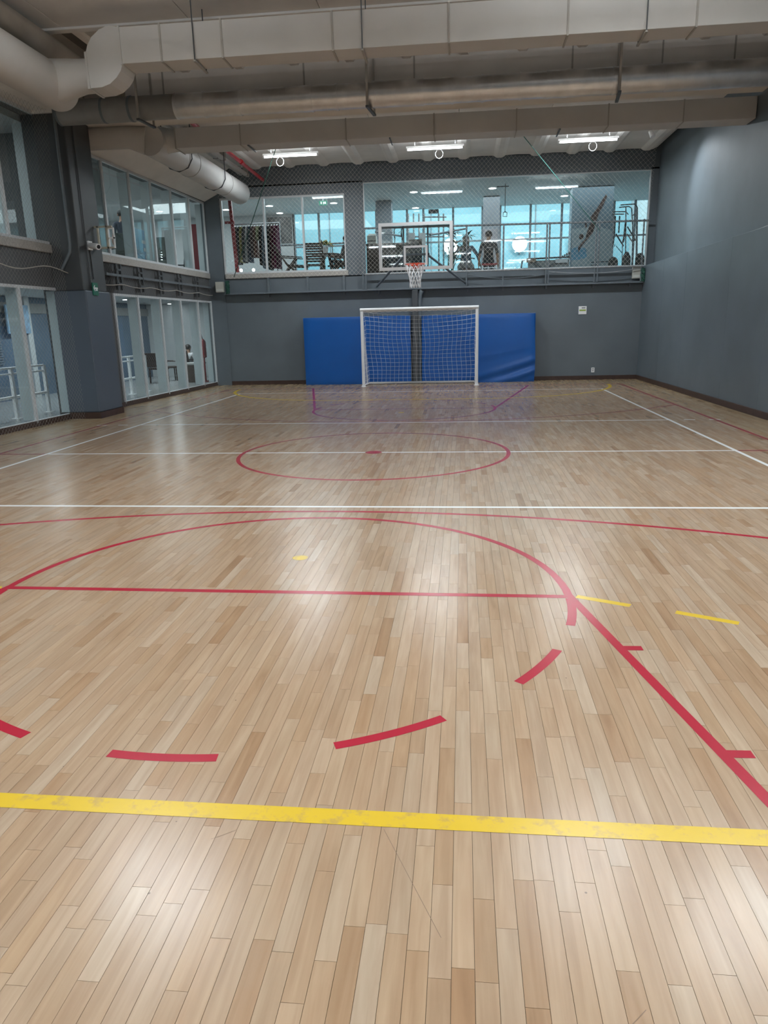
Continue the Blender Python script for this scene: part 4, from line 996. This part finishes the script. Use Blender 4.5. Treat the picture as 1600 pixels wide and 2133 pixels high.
pq = at(583, 480, 26.9); MB().box(pq.x-.45, pq.x+.42, 26.95, 26.98, pq.z-.42, pq.z+.45).build('print', mat('poster_grey', (.12, .12, .12), .6, var=.6, scale=3), pt)
ra = thing('deck_rail', 'dark handrail along the back of the upper deck', 'rail', (-4, 26.5, F_L))
zr = at(650, 509, 26.5).z; MB().tube([(-5.9, 26.5, zr), (-2.2, 26.5, zr)], .03, 10).build('handrail', STEEL, ra)
for xx in (-5.4, -4.4, -3.4, -2.4): MB().tube([(xx, 26.5, F_L), (xx, 26.5, zr)], .02, 8).build('baluster', STEEL, ra)
for k, (px, py, s_, lb) in enumerate(((502, 557, .16, 'left'), (528, 560, .2, 'right'))):
    p = at(px, py, 21.85); t = thing('spot_lamp', 'small dazzling display lamp on the sill below the garments, %s one' % lb, 'light', (p.x, p.y, F_L))
    MB().lathe([(.06, 0), (.06, .02), (.015, .03), (.015, .2)], (p.x, p.y, F_L), 12).build('stand', CHROME, t); MB().ell((p.x, p.y, F_L+.24), (.045, .045, .045), 12, 8).build('bulb', emis('bulb', (1, .97, .9), 8), t, smooth='all')

# ---- upper gym
ct = thing('reception_counter', 'dark brown reception counter behind the basketball backboard', 'counter', (-1.1, 23.4, F_R))
MB().box(-1.78, -.42, 23.2, 23.8, F_R, 4.0).build('body', TEAKD, ct, bevel=.01); MB().box(-1.80, -.38, 23.15, 23.85, 4.0, 4.05).build('worktop', BLACK, ct, bevel=.006)
MB().box(-1.2, -.6, 23.185, 23.2, F_R+.7, 3.7).build('front_panel', CHAR, ct)
pr = thing('printer', 'pale grey printer standing on the reception counter', 'printer', (-1.62, 23.4, 4.05))
MB().box(-1.76, -1.48, 23.25, 23.6, 4.05, 4.30).build('case', mat('ivory_plastic', (.50, .50, .45), .5), pr, bevel=.02); MB().box(-1.75, -1.49, 23.242, 23.25, 4.12, 4.15).build('paper_slot', CHAR, pr); MB().hexa([(-1.74, 23.3, 4.30), (-1.50, 23.3, 4.30), (-1.50, 23.55, 4.30), (-1.74, 23.55, 4.30), (-1.72, 23.4, 4.36), (-1.52, 23.4, 4.36), (-1.52, 23.55, 4.38), (-1.72, 23.55, 4.38)]).build('lid', mat('ivory_lens', (.6, .62, .58), .3), pr)
for k, px in enumerate((822, 837)):
    p = at(px, 508, 23.5); t = thing('figurine', 'slender dark dancer figurine on the reception counter, %s of the pair' % ('left' if k == 0 else 'right'), 'figurine', (p.x, 23.5, 4.05), 'dancer figurines')
    x = p.x; J2 = [(x, 23.5, 4.06), (x+.015, 23.5, 4.2), (x-.01, 23.5, 4.34), (x, 23.5, 4.44), (x, 23.5, 4.49)]
    MB().tube(J2, [.012, .016, .024, .012, .022], 8).build('body', BLACK, t, smooth='all')
    MB().tube([(x-.10, 23.5, 4.36), (x, 23.5, 4.43), (x+.05, 23.5, 4.55)], .007, 6).build('arms', BLACK, t); MB().lathe([(.04, 0), (.04, .012)], (x, 23.5, 4.05), 12).build('base', BLACK, t)
for (pa, pb, lb) in ((783, 816, 'grey concrete column behind the left of the backboard'), (1007, 1041, 'grey concrete column behind the standing person')):
    a, b = at(pa, 460, 25).x, at(pb, 460, 25).x
    t = thing('column', lb, 'column', ((a+b)/2, 25, F_R)); MB().box(a, b, 25, 25.4, F_R, RC_Z-.01).build('shaft', GREY, t, bevel=.01); MB().box(a-.02, b+.02, 24.98, 25.42, F_R, F_R+.1).build('plinth', CHAR, t)
    if pa > 900:
        MB().box(a-.01, b-.06, 24.985, 25, 3.3, 4.55).build('pinboard', mat('pinboard', (.30, .29, .31), .7), t)
# multi-station frame
ms = thing('cable_station', 'tall chrome weight station seen through the backboard', 'gym machine', (.1, 24, F_R))
for px in (851, 862, 873, 884, 914, 924):
    p = at(px, 470, 24); MB().tube([(p.x, 24, F_R), (p.x, 24, at(px, 445, 24).z)], .025, 8).build('upright', CHROME, ms)
for py, a, b in ((452, 880, 930), (463, 884, 926), (493, 851, 926), (487, 884, 920)):
    p, q = at(a, py, 24), at(b, py, 24); MB().tube([p, q], .022, 8).build('cross_tube', GREY, ms)
p, q = at(893, 441, 24), at(914, 443, 24); MB().box(p.x, q.x, 23.9, 24.1, p.z-.05, p.z+.05).build('pulley_block', BLACK, ms)
for px in (858, 880):
    p = at(px, 500, 24); MB().box(p.x-.1, p.x+.1, 23.9, 24.1, p.z-.2, p.z+.2).build('weight_stack', WCL, ms)
p = at(866, 520, 23.95); MB().box(p.x-.2, p.x+.2, 23.9, 24.05, F_R, p.z+.3).build('shroud', CHAR, ms)
# palm
pm = thing('potted_palm', 'tall dark potted palm between the backboard and the seated person', 'plant', (.62, 22.3, F_R))
MB().lathe([(.12, 0), (.17, .4), (.19, .42), (.16, .42), (.15, .36)], (.75, 22.1, F_R), 18).build('pot', CHAR, pm)
rr = random.Random(4); stems = MB(); leaves = MB()
for px, py in ((938, 492), (944, 486), (975, 492), (950, 510), (946, 535), (936, 525), (955, 520)):
    top = at(px, py, 22.1); b_ = Vector((.75+rr.uniform(-.05, .05), 22.1, F_R+.38))
    stems.tube([b_, b_.lerp(top, .55)+Vector((rr.uniform(-.03, .03), 0, 0)), top], [.014, .012, .008], 6)
    for k in range(15):
        a = 2*math.pi*k/15+rr.uniform(-.2, .2); el = rr.uniform(-.25, .75); d = Vector((math.cos(a)*math.cos(el), math.sin(a)*math.cos(el)*.6, math.sin(el))); L_ = rr.uniform(.26, .40)
        sd_ = d.cross(Vector((0, 0, 1))).normalized()*.034; mid = top+d*L_*.5+Vector((0, 0, .02)); tip = top+d*L_-Vector((0, 0, .06))
        n_ = Vector((0, 0, .004))
        leaves.q(top, mid+sd_, tip, mid-sd_)
stems.build('stems', LEAF, pm); leaves.build('fronds', LEAF, pm, fix=False)
# stool with red seat in front of the standing man
sl = thing('step_stool', 'low stool with red seat beside the standing person', 'stool', (1.93, 22.0, F_R))
MB().box(1.70, 2.14, 21.85, 22.1, 3.22, 3.27).build('seat', mat('red_seat', (.33, .05, .05), .5), sl, bevel=.008)
for xx in (1.72, 2.12):
    for yy in (21.87, 22.08): MB().box(xx-.018, xx+.018, yy-.018, yy+.018, F_R, 3.22).build('leg', CHROME, sl)
for zz in (3.07, 3.14): MB().box(1.72, 2.12, 21.86, 21.88, zz, zz+.025).build('rung', CHROME, sl)
tr = thing('bench', 'brown bench between the seated person and the stool', 'bench', (1.6, 21.95, F_R))
MB().box(1.18, 1.68, 21.8, 22.05, 3.10, 3.14).build('seat', mat('brown_vinyl', (.10, .05, .04), .5), tr, bevel=.006)
for xx in (1.22, 1.64): MB().box(xx-.02, xx+.02, 21.9, 21.94, F_R, 3.10).build('leg', STEEL, tr)
# treadmill
tm = thing('treadmill', 'grey treadmill console rail standing low behind the wide window', 'treadmill', (3.6, 22.6, F_R))
a, b = at(1086, 540, 22.6), at(1186, 540, 22.6)
MB().box(a.x, b.x, 22.5, 22.9, F_R, a.z-.25).build('deck', GREY, tm, bevel=.02)
MB().tube([(a.x, 22.6, a.z-.25), (a.x+.03, 22.6, a.z-.05), (a.x+.2, 22.6, a.z), (b.x, 22.6, a.z+.02)], .025, 10).build('handrail', STEEL, tm, smooth=True)
MB().box(a.x+.15, a.x+.42, 22.52, 22.6, a.z-.10, a.z+.02).build('console', mat('tan_panel', (.30, .22, .16), .5), tm, bevel=.01)
MB().box(b.x-.4, b.x-.05, 22.52, 22.56, a.z-.14, a.z-.03).build('side_panel', WCL, tm)
MB().box(a.x+.2, b.x, 22.6, 22.64, a.z-.3, a.z-.05).build('shield', LGREY, tm)
MB().bar((a.x+.38, 22.55, a.z-.12), (a.x+.62, 22.55, a.z-.3), .03).build('brace', STEEL, tm); MB().bar((b.x-.4, 22.55, a.z-.12), (b.x-.7, 22.55, a.z-.3), .03).build('brace', STEEL, tm)
for k in range(4):
    p = at(1172+k*4.4, 537, 22.62); t = thing('dumbbell', 'dark dumbbell standing on end on the treadmill rail, %s of four' % ('shortest', 'second shortest', 'second tallest', 'tallest')[k], 'dumbbell', (p.x, 22.62, p.z), 'dumbbells by the diver poster')
    h_ = .06+.035*k
    MB().lathe([(.022, 0), (.026, .01), (.026, h_*.4), (.012, h_*.42), (.012, h_*.6), (.026, h_*.62), (.024, h_), (.015, h_+.012)], (p.x, 22.62, p.z-.01), 12).build('weight', BLACK, t, smooth=True)
# poster column with diver
X0, X1 = at(1190, 470, 24).x, at(1276, 470, 24).x
pc = thing('poster_column', 'wide column covered by a printed poster of a diving swimmer', 'column', ((X0+X1)/2, 24, F_R))
MB().box(X0, X1, 24, 24.5, F_R, RC_Z-.01).build('shaft', mat('poster_back', (.13, .19, .23), .6, var=.12, scale=1.5), pc)
def pz(px, py, y=23.992): return at(px, py, y)
def flat(name, pts, m, y=23.992): MB().prism([pz(a, b, y) for a, b in pts], (0, .004, 0)).build(name, m, pc)
flat('print_light', [(1191, 560), (1191, 478), (1240, 470), (1275, 480), (1275, 562)], mat('poster_pale', (.24, .31, .34), .6, var=.08), 23.994)
flat('print_water', [(1190, 542), (1190, 518), (1204, 514), (1221, 518), (1222, 536), (1206, 541)], mat('poster_blue', (.08, .25, .38), .6, var=.2, scale=4), 23.990)
flat('print_diver', [(1205, 527), (1204, 515), (1212, 505), (1220, 497), (1222, 486), (1228, 470), (1233, 460), (1230, 453), (1243, 435), (1256, 415), (1262, 405), (1265, 408), (1258, 425), (1246, 448), (1243, 460), (1240, 470), (1235, 485), (1226, 496), (1218, 505), (1211, 514)], mat('diver_brown', (.05, .028, .024), .6), 23.986)
flat('print_arm', [(1218, 462), (1221, 458), (1223, 472), (1220, 476)], mat('diver_brown', (.05, .028, .024), .6), 23.986)
MB().ell(pz(1211, 493, 23.99), (.07, .006, .08), 14, 8).build('print_head', mat('diver_brown', (.05, .028, .024), .6), pc)
flat('print_text', [(1231, 546), (1268, 543.5), (1268, 545), (1231, 547.5)], CHAR, 23.986); flat('print_text', [(1231, 552), (1244, 551), (1244, 552.5), (1231, 553.5)], CHAR, 23.986)
# cable machine at right
cm = thing('cable_crossover', 'black tubular training machine with hanging straps at the right end of the wide window', 'gym machine', (5.9, 23, F_R))
def tb_(pts, r_, nm, m=STEEL, Y=23.0): MB().tube([at(a, b, Y) for a, b in pts], r_, 8).build(nm, m, cm, smooth=True)
tb_([(1290, 432), (1310, 430), (1316, 434), (1318, 470), (1318, 560)], .016, 'loop_tube')
tb_([(1293, 427), (1322, 425), (1327, 430), (1326, 442), (1318, 449)], .016, 'loop_tube')
tb_([(1276, 441), (1304, 441), (1309, 447)], .016, 'cross_tube'); tb_([(1276, 446), (1300, 446)], .016, 'cross_tube')
tb_([(1327, 432), (1326, 545)], .03, 'upright', GREY); tb_([(1304, 432), (1303, 560)], .016, 'upright'); tb_([(1297, 500), (1296, 545)], .012, 'upright')
for px in (1276, 1303, 1318, 1326):
    p = at(px, 545, 23.0); MB().tube([p, (p.x, 23.0, F_R)], .02, 8).build('leg', STEEL, cm)
MB().box(at(1274, 545, 23).x, at(1330, 545, 23).x, 22.9, 23.1, F_R, F_R+.06).build('base', STEEL, cm)
tb_([(1282, 450), (1280, 490), (1277, 512)], .02, 'strap', BLACK); tb_([(1291, 450), (1289, 485)], .02, 'strap', BLACK); tb_([(1304, 460), (1300, 495), (1298, 505)], .028, 'strap', BLACK)
tb_([(1283, 487), (1299, 513)], .02, 'lever', BLACK); tb_([(1307, 472), (1324, 500)], .018, 'lever', BLACK); tb_([(1306, 487), (1317, 503), (1324, 500)], .016, 'lever', BLACK)
tb_([(1283, 512), (1297, 528)], .01, 'cable', BLACK); tb_([(1277, 508), (1276, 514), (1280, 514), (1281, 509)], .01, 'handle', BLACK)
for k, (a, b, c_, d_, lb) in enumerate(((1268, 1287, 535, 562, 'nearest the diver poster'), (1297, 1313, 528, 562, 'in the middle, with headrest'), (1325, 1341, 527, 562, 'nearest the right edge'))):
    p, q = at(a, c_, 22.4), at(b, d_, 22.4); cx_ = (p.x+q.x)/2; w_ = (q.x-p.x)/2
    t = thing('machine_seat', 'dark rounded padded seat back %s' % lb, 'seat', (cx_, 22.4, F_R), 'padded seat backs behind the wide window')
    pts = [(cx_+w_*math.cos(R(a_)), 22.4, p.z-w_*1.2+w_*1.2*math.sin(R(a_))) for a_ in range(0, 181, 15)] + [(cx_-w_, 22.4, q.z-.3), (cx_+w_, 22.4, q.z-.3)]
    MB().prism(pts, (0, .09, 0)).build('back_pad', mat('dark_olive_pad', (.025, .027, .024), .6), t, bevel=.02)
    MB().box(cx_-w_, cx_+w_, 22.4, 22.8, F_R+.40, F_R+.48).build('seat_pad', CHAR, t, bevel=.02); MB().box(cx_-.04, cx_+.04, 22.5, 22.6, F_R, F_R+.40).build('pedestal', STEEL, t)
    if k == 1: MB().ell((cx_, 22.42, p.z-.02), (w_*.6, .05, .07), 12, 8).build('headrest', CHAR, t, smooth='all')
# trapeze straps
tz = thing('suspension_trainer', 'black suspension straps with square grip hanging from the upper gym ceiling', 'strap', at(1052, 449, 23))
p = at(1052, 443, 23); MB().tube([(p.x, 23, p.z), (p.x, 23, RC_Z)], .012, 6).build('strap', BLACK, tz)
MB().tube([(p.x-.05, 23, p.z), (p.x-.055, 23, p.z-.10), (p.x+.055, 23, p.z-.11), (p.x+.06, 23, p.z), (p.x, 23, p.z+.03)], .012, 6, closed=True).build('grip', BLACK, tz)
p = at(1035, 389, 23); q = at(1060, 388, 23); MB().tube([p, q], .015, 6).build('ceiling_bar', BLACK, tz)

# ---- ground floor corridor behind the side windows
CBACK = mat('corridor_blue_wall', (.10, .15, .21), .6, var=.15, scale=1.5)
CTILE = mat('corridor_tile', (.33, .35, .35), .25, var=.08)
sbox('floor_corridor', CTILE, -10.2, -6.78, 8, 26, -.1, 0)
sbox('ceiling_corridor', RCEIL, -10.2, -6.74, 8, 26, 2.56, 2.66)
sbox('wall_corridor', CBACK, -10.4, -10.2, 8, 26, 0, 2.6)
sbox('wall_corridor_end', RWALL, -10.4, -6.0, 26, 26.2, 0, 2.6); sbox('wall_corridor_near', CBACK, -10.4, -6.8, 7.9, 8.0, 0, 2.6)
blk = bpy.data.objects['wall_corridor']
for k in range(26): MB().box(-10.2, -10.17, 12.0, 17.2, .9+k*.06, .935+k*.06).build('louvre_slat', mat('louvre', (.16, .20, .24), .5), blk)
for yy in (13.2, 15.0, 18.2, 20.6, 22.6): MB().box(-10.2, -10.05, yy, yy+.22, 0, 2.56).build('pilaster', RWALL, blk)
MB().box(-10.2, -10.15, 8, 26, 2.15, 2.4).build('cable_trunking', LGREY, blk)
area(-8.6, 12.0, 2.54, .3, 3.5, ROOM_W*.55); area(-8.6, 17.5, 2.54, .3, 5, ROOM_W*.8); area(-8.4, 23, 2.54, .6, 3, ROOM_W*.8)
for px, py in ((265, 623), (357, 632)):
    p = atX(px, py, -7.5); v = p-Vector((CX, 0, CZ)); p = Vector((CX, 0, CZ))+v*((2.56-CZ)/v.z)
    downlight(p.x, p.y, 2.56, 'oval lit downlight in the ground floor corridor ceiling %s' % ('near the pillar' if px < 300 else 'farther along'), 'corridor downlights', .13)
def rail_run(y0, y1, label):
    t = thing('handrail', label, 'rail', (-7.6, (y0+y1)/2, 0))
    for zz, r_ in ((.98, .022), (.87, .018), (.42, .03)): MB().tube([(-7.6, y0, zz), (-7.6, y1, zz)], r_, 8).build('rail', WHITE, t, smooth=True)
    n = int((y1-y0)/1.0)
    for k in range(n+1):
        yy = y0+(y1-y0)*k/n; MB().box(-7.63, -7.57, yy-.035, yy+.035, 0, .98).build('post', WHITE, t); MB().box(-7.68, -7.52, yy-.08, yy+.08, 0, .012).build('foot_plate', WHITE, t)
rail_run(10.0, 14.6, 'white corridor handrail behind the near side window'); rail_run(15.6, 19.6, 'white corridor handrail behind the far side window')
def chair(name, label, x, y, z, rz, sm, lm, grp, cat='chair', h=.95):
    t = thing(name, label, cat, (x, y, z), grp); t.rotation_euler.z = rz; ORG[t.name] = Vector((0, 0, 0))
    MB().box(-.24, .24, -.22, .24, .42, .48).build('seat', sm, t, bevel=.02)
    MB().hexa([(-.23, -.26, .50), (.23, -.26, .50), (.23, -.21, .50), (-.23, -.21, .50), (-.22, -.34, h), (.22, -.34, h), (.22, -.29, h), (-.22, -.29, h)]).build('backrest', sm, t, bevel=.015)
    for a in (-1, 1):
        for b in (-1, 1): MB().bar((a*.20, b*.20, 0), (a*.20, b*.19, .43), .035).build('leg', lm, t)
        MB().bar((a*.22, -.24, .66), (a*.22, .18, .64), .045, .03).build('armrest', lm, t)
    return t
chair('armchair', 'dark upholstered armchair holding the person in the white top', p4.x, p4.y, 0, R(-20), mat('dark_brown_vinyl', (.035, .026, .022), .5), TEAKD, 'corridor armchairs')
for k, (px, py) in enumerate(((352, 760), (330, 765))):
    q = atX(px, py, -8.6); chair('armchair', 'dark wooden armchair in the corridor, %s the handrail' % ('behind' if k else 'beyond'), q.x, q.y, 0, R(-60+40*k), TEAKD, TEAKD, 'corridor armchairs')
q = atX(400, 770, -7.6)
tbx = thing('low_cabinet', 'brown low cabinet in front of the person in the white top', 'cabinet', (q.x, q.y, 0))
MB().box(q.x-.3, q.x+.3, q.y-.4, q.y+.4, 0, .55).build('body', mat('brown_cabinet', (.07, .045, .03), .5), tbx, bevel=.01); MB().box(q.x-.34, q.x+.34, q.y-.44, q.y+.44, .55, .60).build('top', mat('pale_top', (.45, .46, .44), .5), tbx)
q = atX(428, 775, -7.1)
fx = thing('fire_extinguisher', 'red fire extinguisher on a tall stand at the end of the corridor window', 'extinguisher', (q.x, q.y, 0))
MB().tube([(q.x, q.y, 0), (q.x, q.y, 1.35)], .025, 8).build('stand', REDP, fx); MB().lathe([(.02, .75), (.08, .78), (.085, 1.2), (.06, 1.28), (.025, 1.33)], (q.x+.02, q.y-.02, 0), 16).build('cylinder', REDP, fx, smooth=True)
MB().tube([(q.x, q.y, 1.33), (q.x-.06, q.y, 1.55), (q.x-.09, q.y, 1.4), (q.x-.1, q.y, 1.05)], .012, 6).build('hose', BLACK, fx); MB().lathe([(.16, 0), (.16, .03)], (q.x, q.y, 0), 16).build('base', REDP, fx)
ps = thing('poster', 'pale blue lit poster on the corridor wall behind the near side window', 'poster', (-10.1, 14.0, 1.5))
q = atX(40, 665, -10.0); MB().box(-10.04, -10.0, q.y-.5, q.y+.45, q.z-.35, q.z+.35).build('print', mat('pale_blue_print', (.25, .40, .55), .6, var=.3, scale=5), ps)
# ---- first floor rooms behind the side windows
sbox('floor_upper_side', RFLO, -12, -6.8, 8, YW+.28, UPZ-.12, UPZ); sbox('floor_upper_corner', RFLO, -12, -6.2, YW+.28, 30, UPZ-.12, UPZ)
sbox('ceiling_upper_side', RCEIL, -12, -6.75, 8, YW+.28, 5.30, 5.42)
sbox('wall_upper_side', mat('side_room_wall', (.30, .32, .32), .7, var=.05), -12.2, -12, 8, 33, UPZ, 5.6)
sbox('wall_upper_corner', RWALL, -12, -6.3, RB+.0, RB+.2, UPZ, RC_Z); sbox('wall_upper_near', GREY, -12, -6.8, 7.9, 8, UPZ, 5.4)
sbox('wall_side_partition', mat('dark_partition', (.15, .16, .165), .7), -12, -6.85, 14.15, 14.3, UPZ, 5.30)
area(-9.0, 18.2, 5.27, 3.5, 4.5, ROOM_W*.9); area(-9, 24.2, RC_Z-.03, 3, 3, ROOM_W); area(-9.3, 11, 5.27, 2.5, 2.5, ROOM_W*.8)
for px, py, wh in ((322, 380, 'nearest the glass'), (283, 433, 'above the standing person'), (300, 453, 'deep in the room'), (348, 459, 'farthest back'), (250, 324, 'nearest the pillar')):
    p = atX(px, py, -7.5); v = p-Vector((CX, 0, CZ)); p = Vector((CX, 0, CZ))+v*((5.30-CZ)/v.z)
    if p.y < 21.2 and p.x > -11.8: downlight(p.x, p.y, 5.30, 'round lit downlight behind the upper side window, %s' % wh, 'downlights behind the side window', .13)
p = atX(300, 500, -8.6)
bp_ = thing('display_panel', 'large blue display panel with white print behind the upper side window', 'panel', (-8.7, p.y, UPZ))
MB().box(-8.75, -8.65, p.y-1.1, p.y+.6, UPZ, UPZ+1.75).build('board', mat('display_blue', (.06, .13, .20), .5, var=.15), bp_)
for k in range(4): MB().box(-8.645, -8.64, p.y-.1+.1*k, p.y+.3, UPZ+1.35-.22*k, UPZ+1.45-.22*k).build('print_line', LGREY, bp_)
MB().box(-8.8, -8.6, p.y-1.15, p.y+.65, UPZ, UPZ+.1).build('plinth', CHAR, bp_)
p = atX(408, 520, -6.75)
rp2 = thing('red_pillar', 'narrow red pillar standing behind the far end of the upper side window', 'pillar', (p.x, p.y, UPZ)); MB().box(p.x-.12, p.x+.12, p.y-.1, p.y+.1, UPZ, UPZ+1.75).build('shaft', REDP, rp2, bevel=.01); MB().box(p.x-.15, p.x+.15, p.y-.13, p.y+.13, UPZ, UPZ+.06).build('base', REDP, rp2)
for k, (px, py, X_, lb) in enumerate(((247, 535, -7.15, 'beside the standing person'), (345, 560, -6.95, 'in the middle of the upper side window'), (385, 570, -7.2, 'near the red pillar'))):
    p = atX(px, py, X_); chair('office_chair', 'dark office chair %s' % lb, p.x, p.y, UPZ, R(60+50*k), mat('olive_fabric', (.06, .07, .06), .8), STEEL, 'office chairs upstairs', h=1.0)
p = atX(340, 520, -7.6)
lk = thing('locker', 'grey green locker behind the middle of the upper side window', 'locker', (p.x, p.y, UPZ)); MB().box(p.x-.25, p.x+.2, p.y-.35, p.y+.35, UPZ, UPZ+1.35).build('body', mat('locker_green', (.10, .12, .11), .6), lk, bevel=.01); MB().box(p.x+.2, p.x+.215, p.y-.33, p.y+.33, UPZ+.03, UPZ+1.32).build('door', mat('locker_green', (.10, .12, .11), .6), lk); MB().box(p.x+.215, p.x+.235, p.y-.3, p.y-.27, UPZ+.6, UPZ+.75).build('handle', CHROME, lk)
for k, px in enumerate((362, 374, 387)):
    p = atX(px, 500, -9.5); t = thing('white_post', 'slim white post at the back of the upper side room, %s' % ('leftmost', 'middle one', 'rightmost')[k], 'post', (p.x, p.y, UPZ), 'white posts upstairs'); MB().box(p.x-.06, p.x+.06, p.y-.06, p.y+.06, UPZ, 5.29).build('shaft', WHITE, t, bevel=.01); MB().box(p.x-.09, p.x+.09, p.y-.09, p.y+.09, UPZ, UPZ+.05).build('base', WHITE, t)
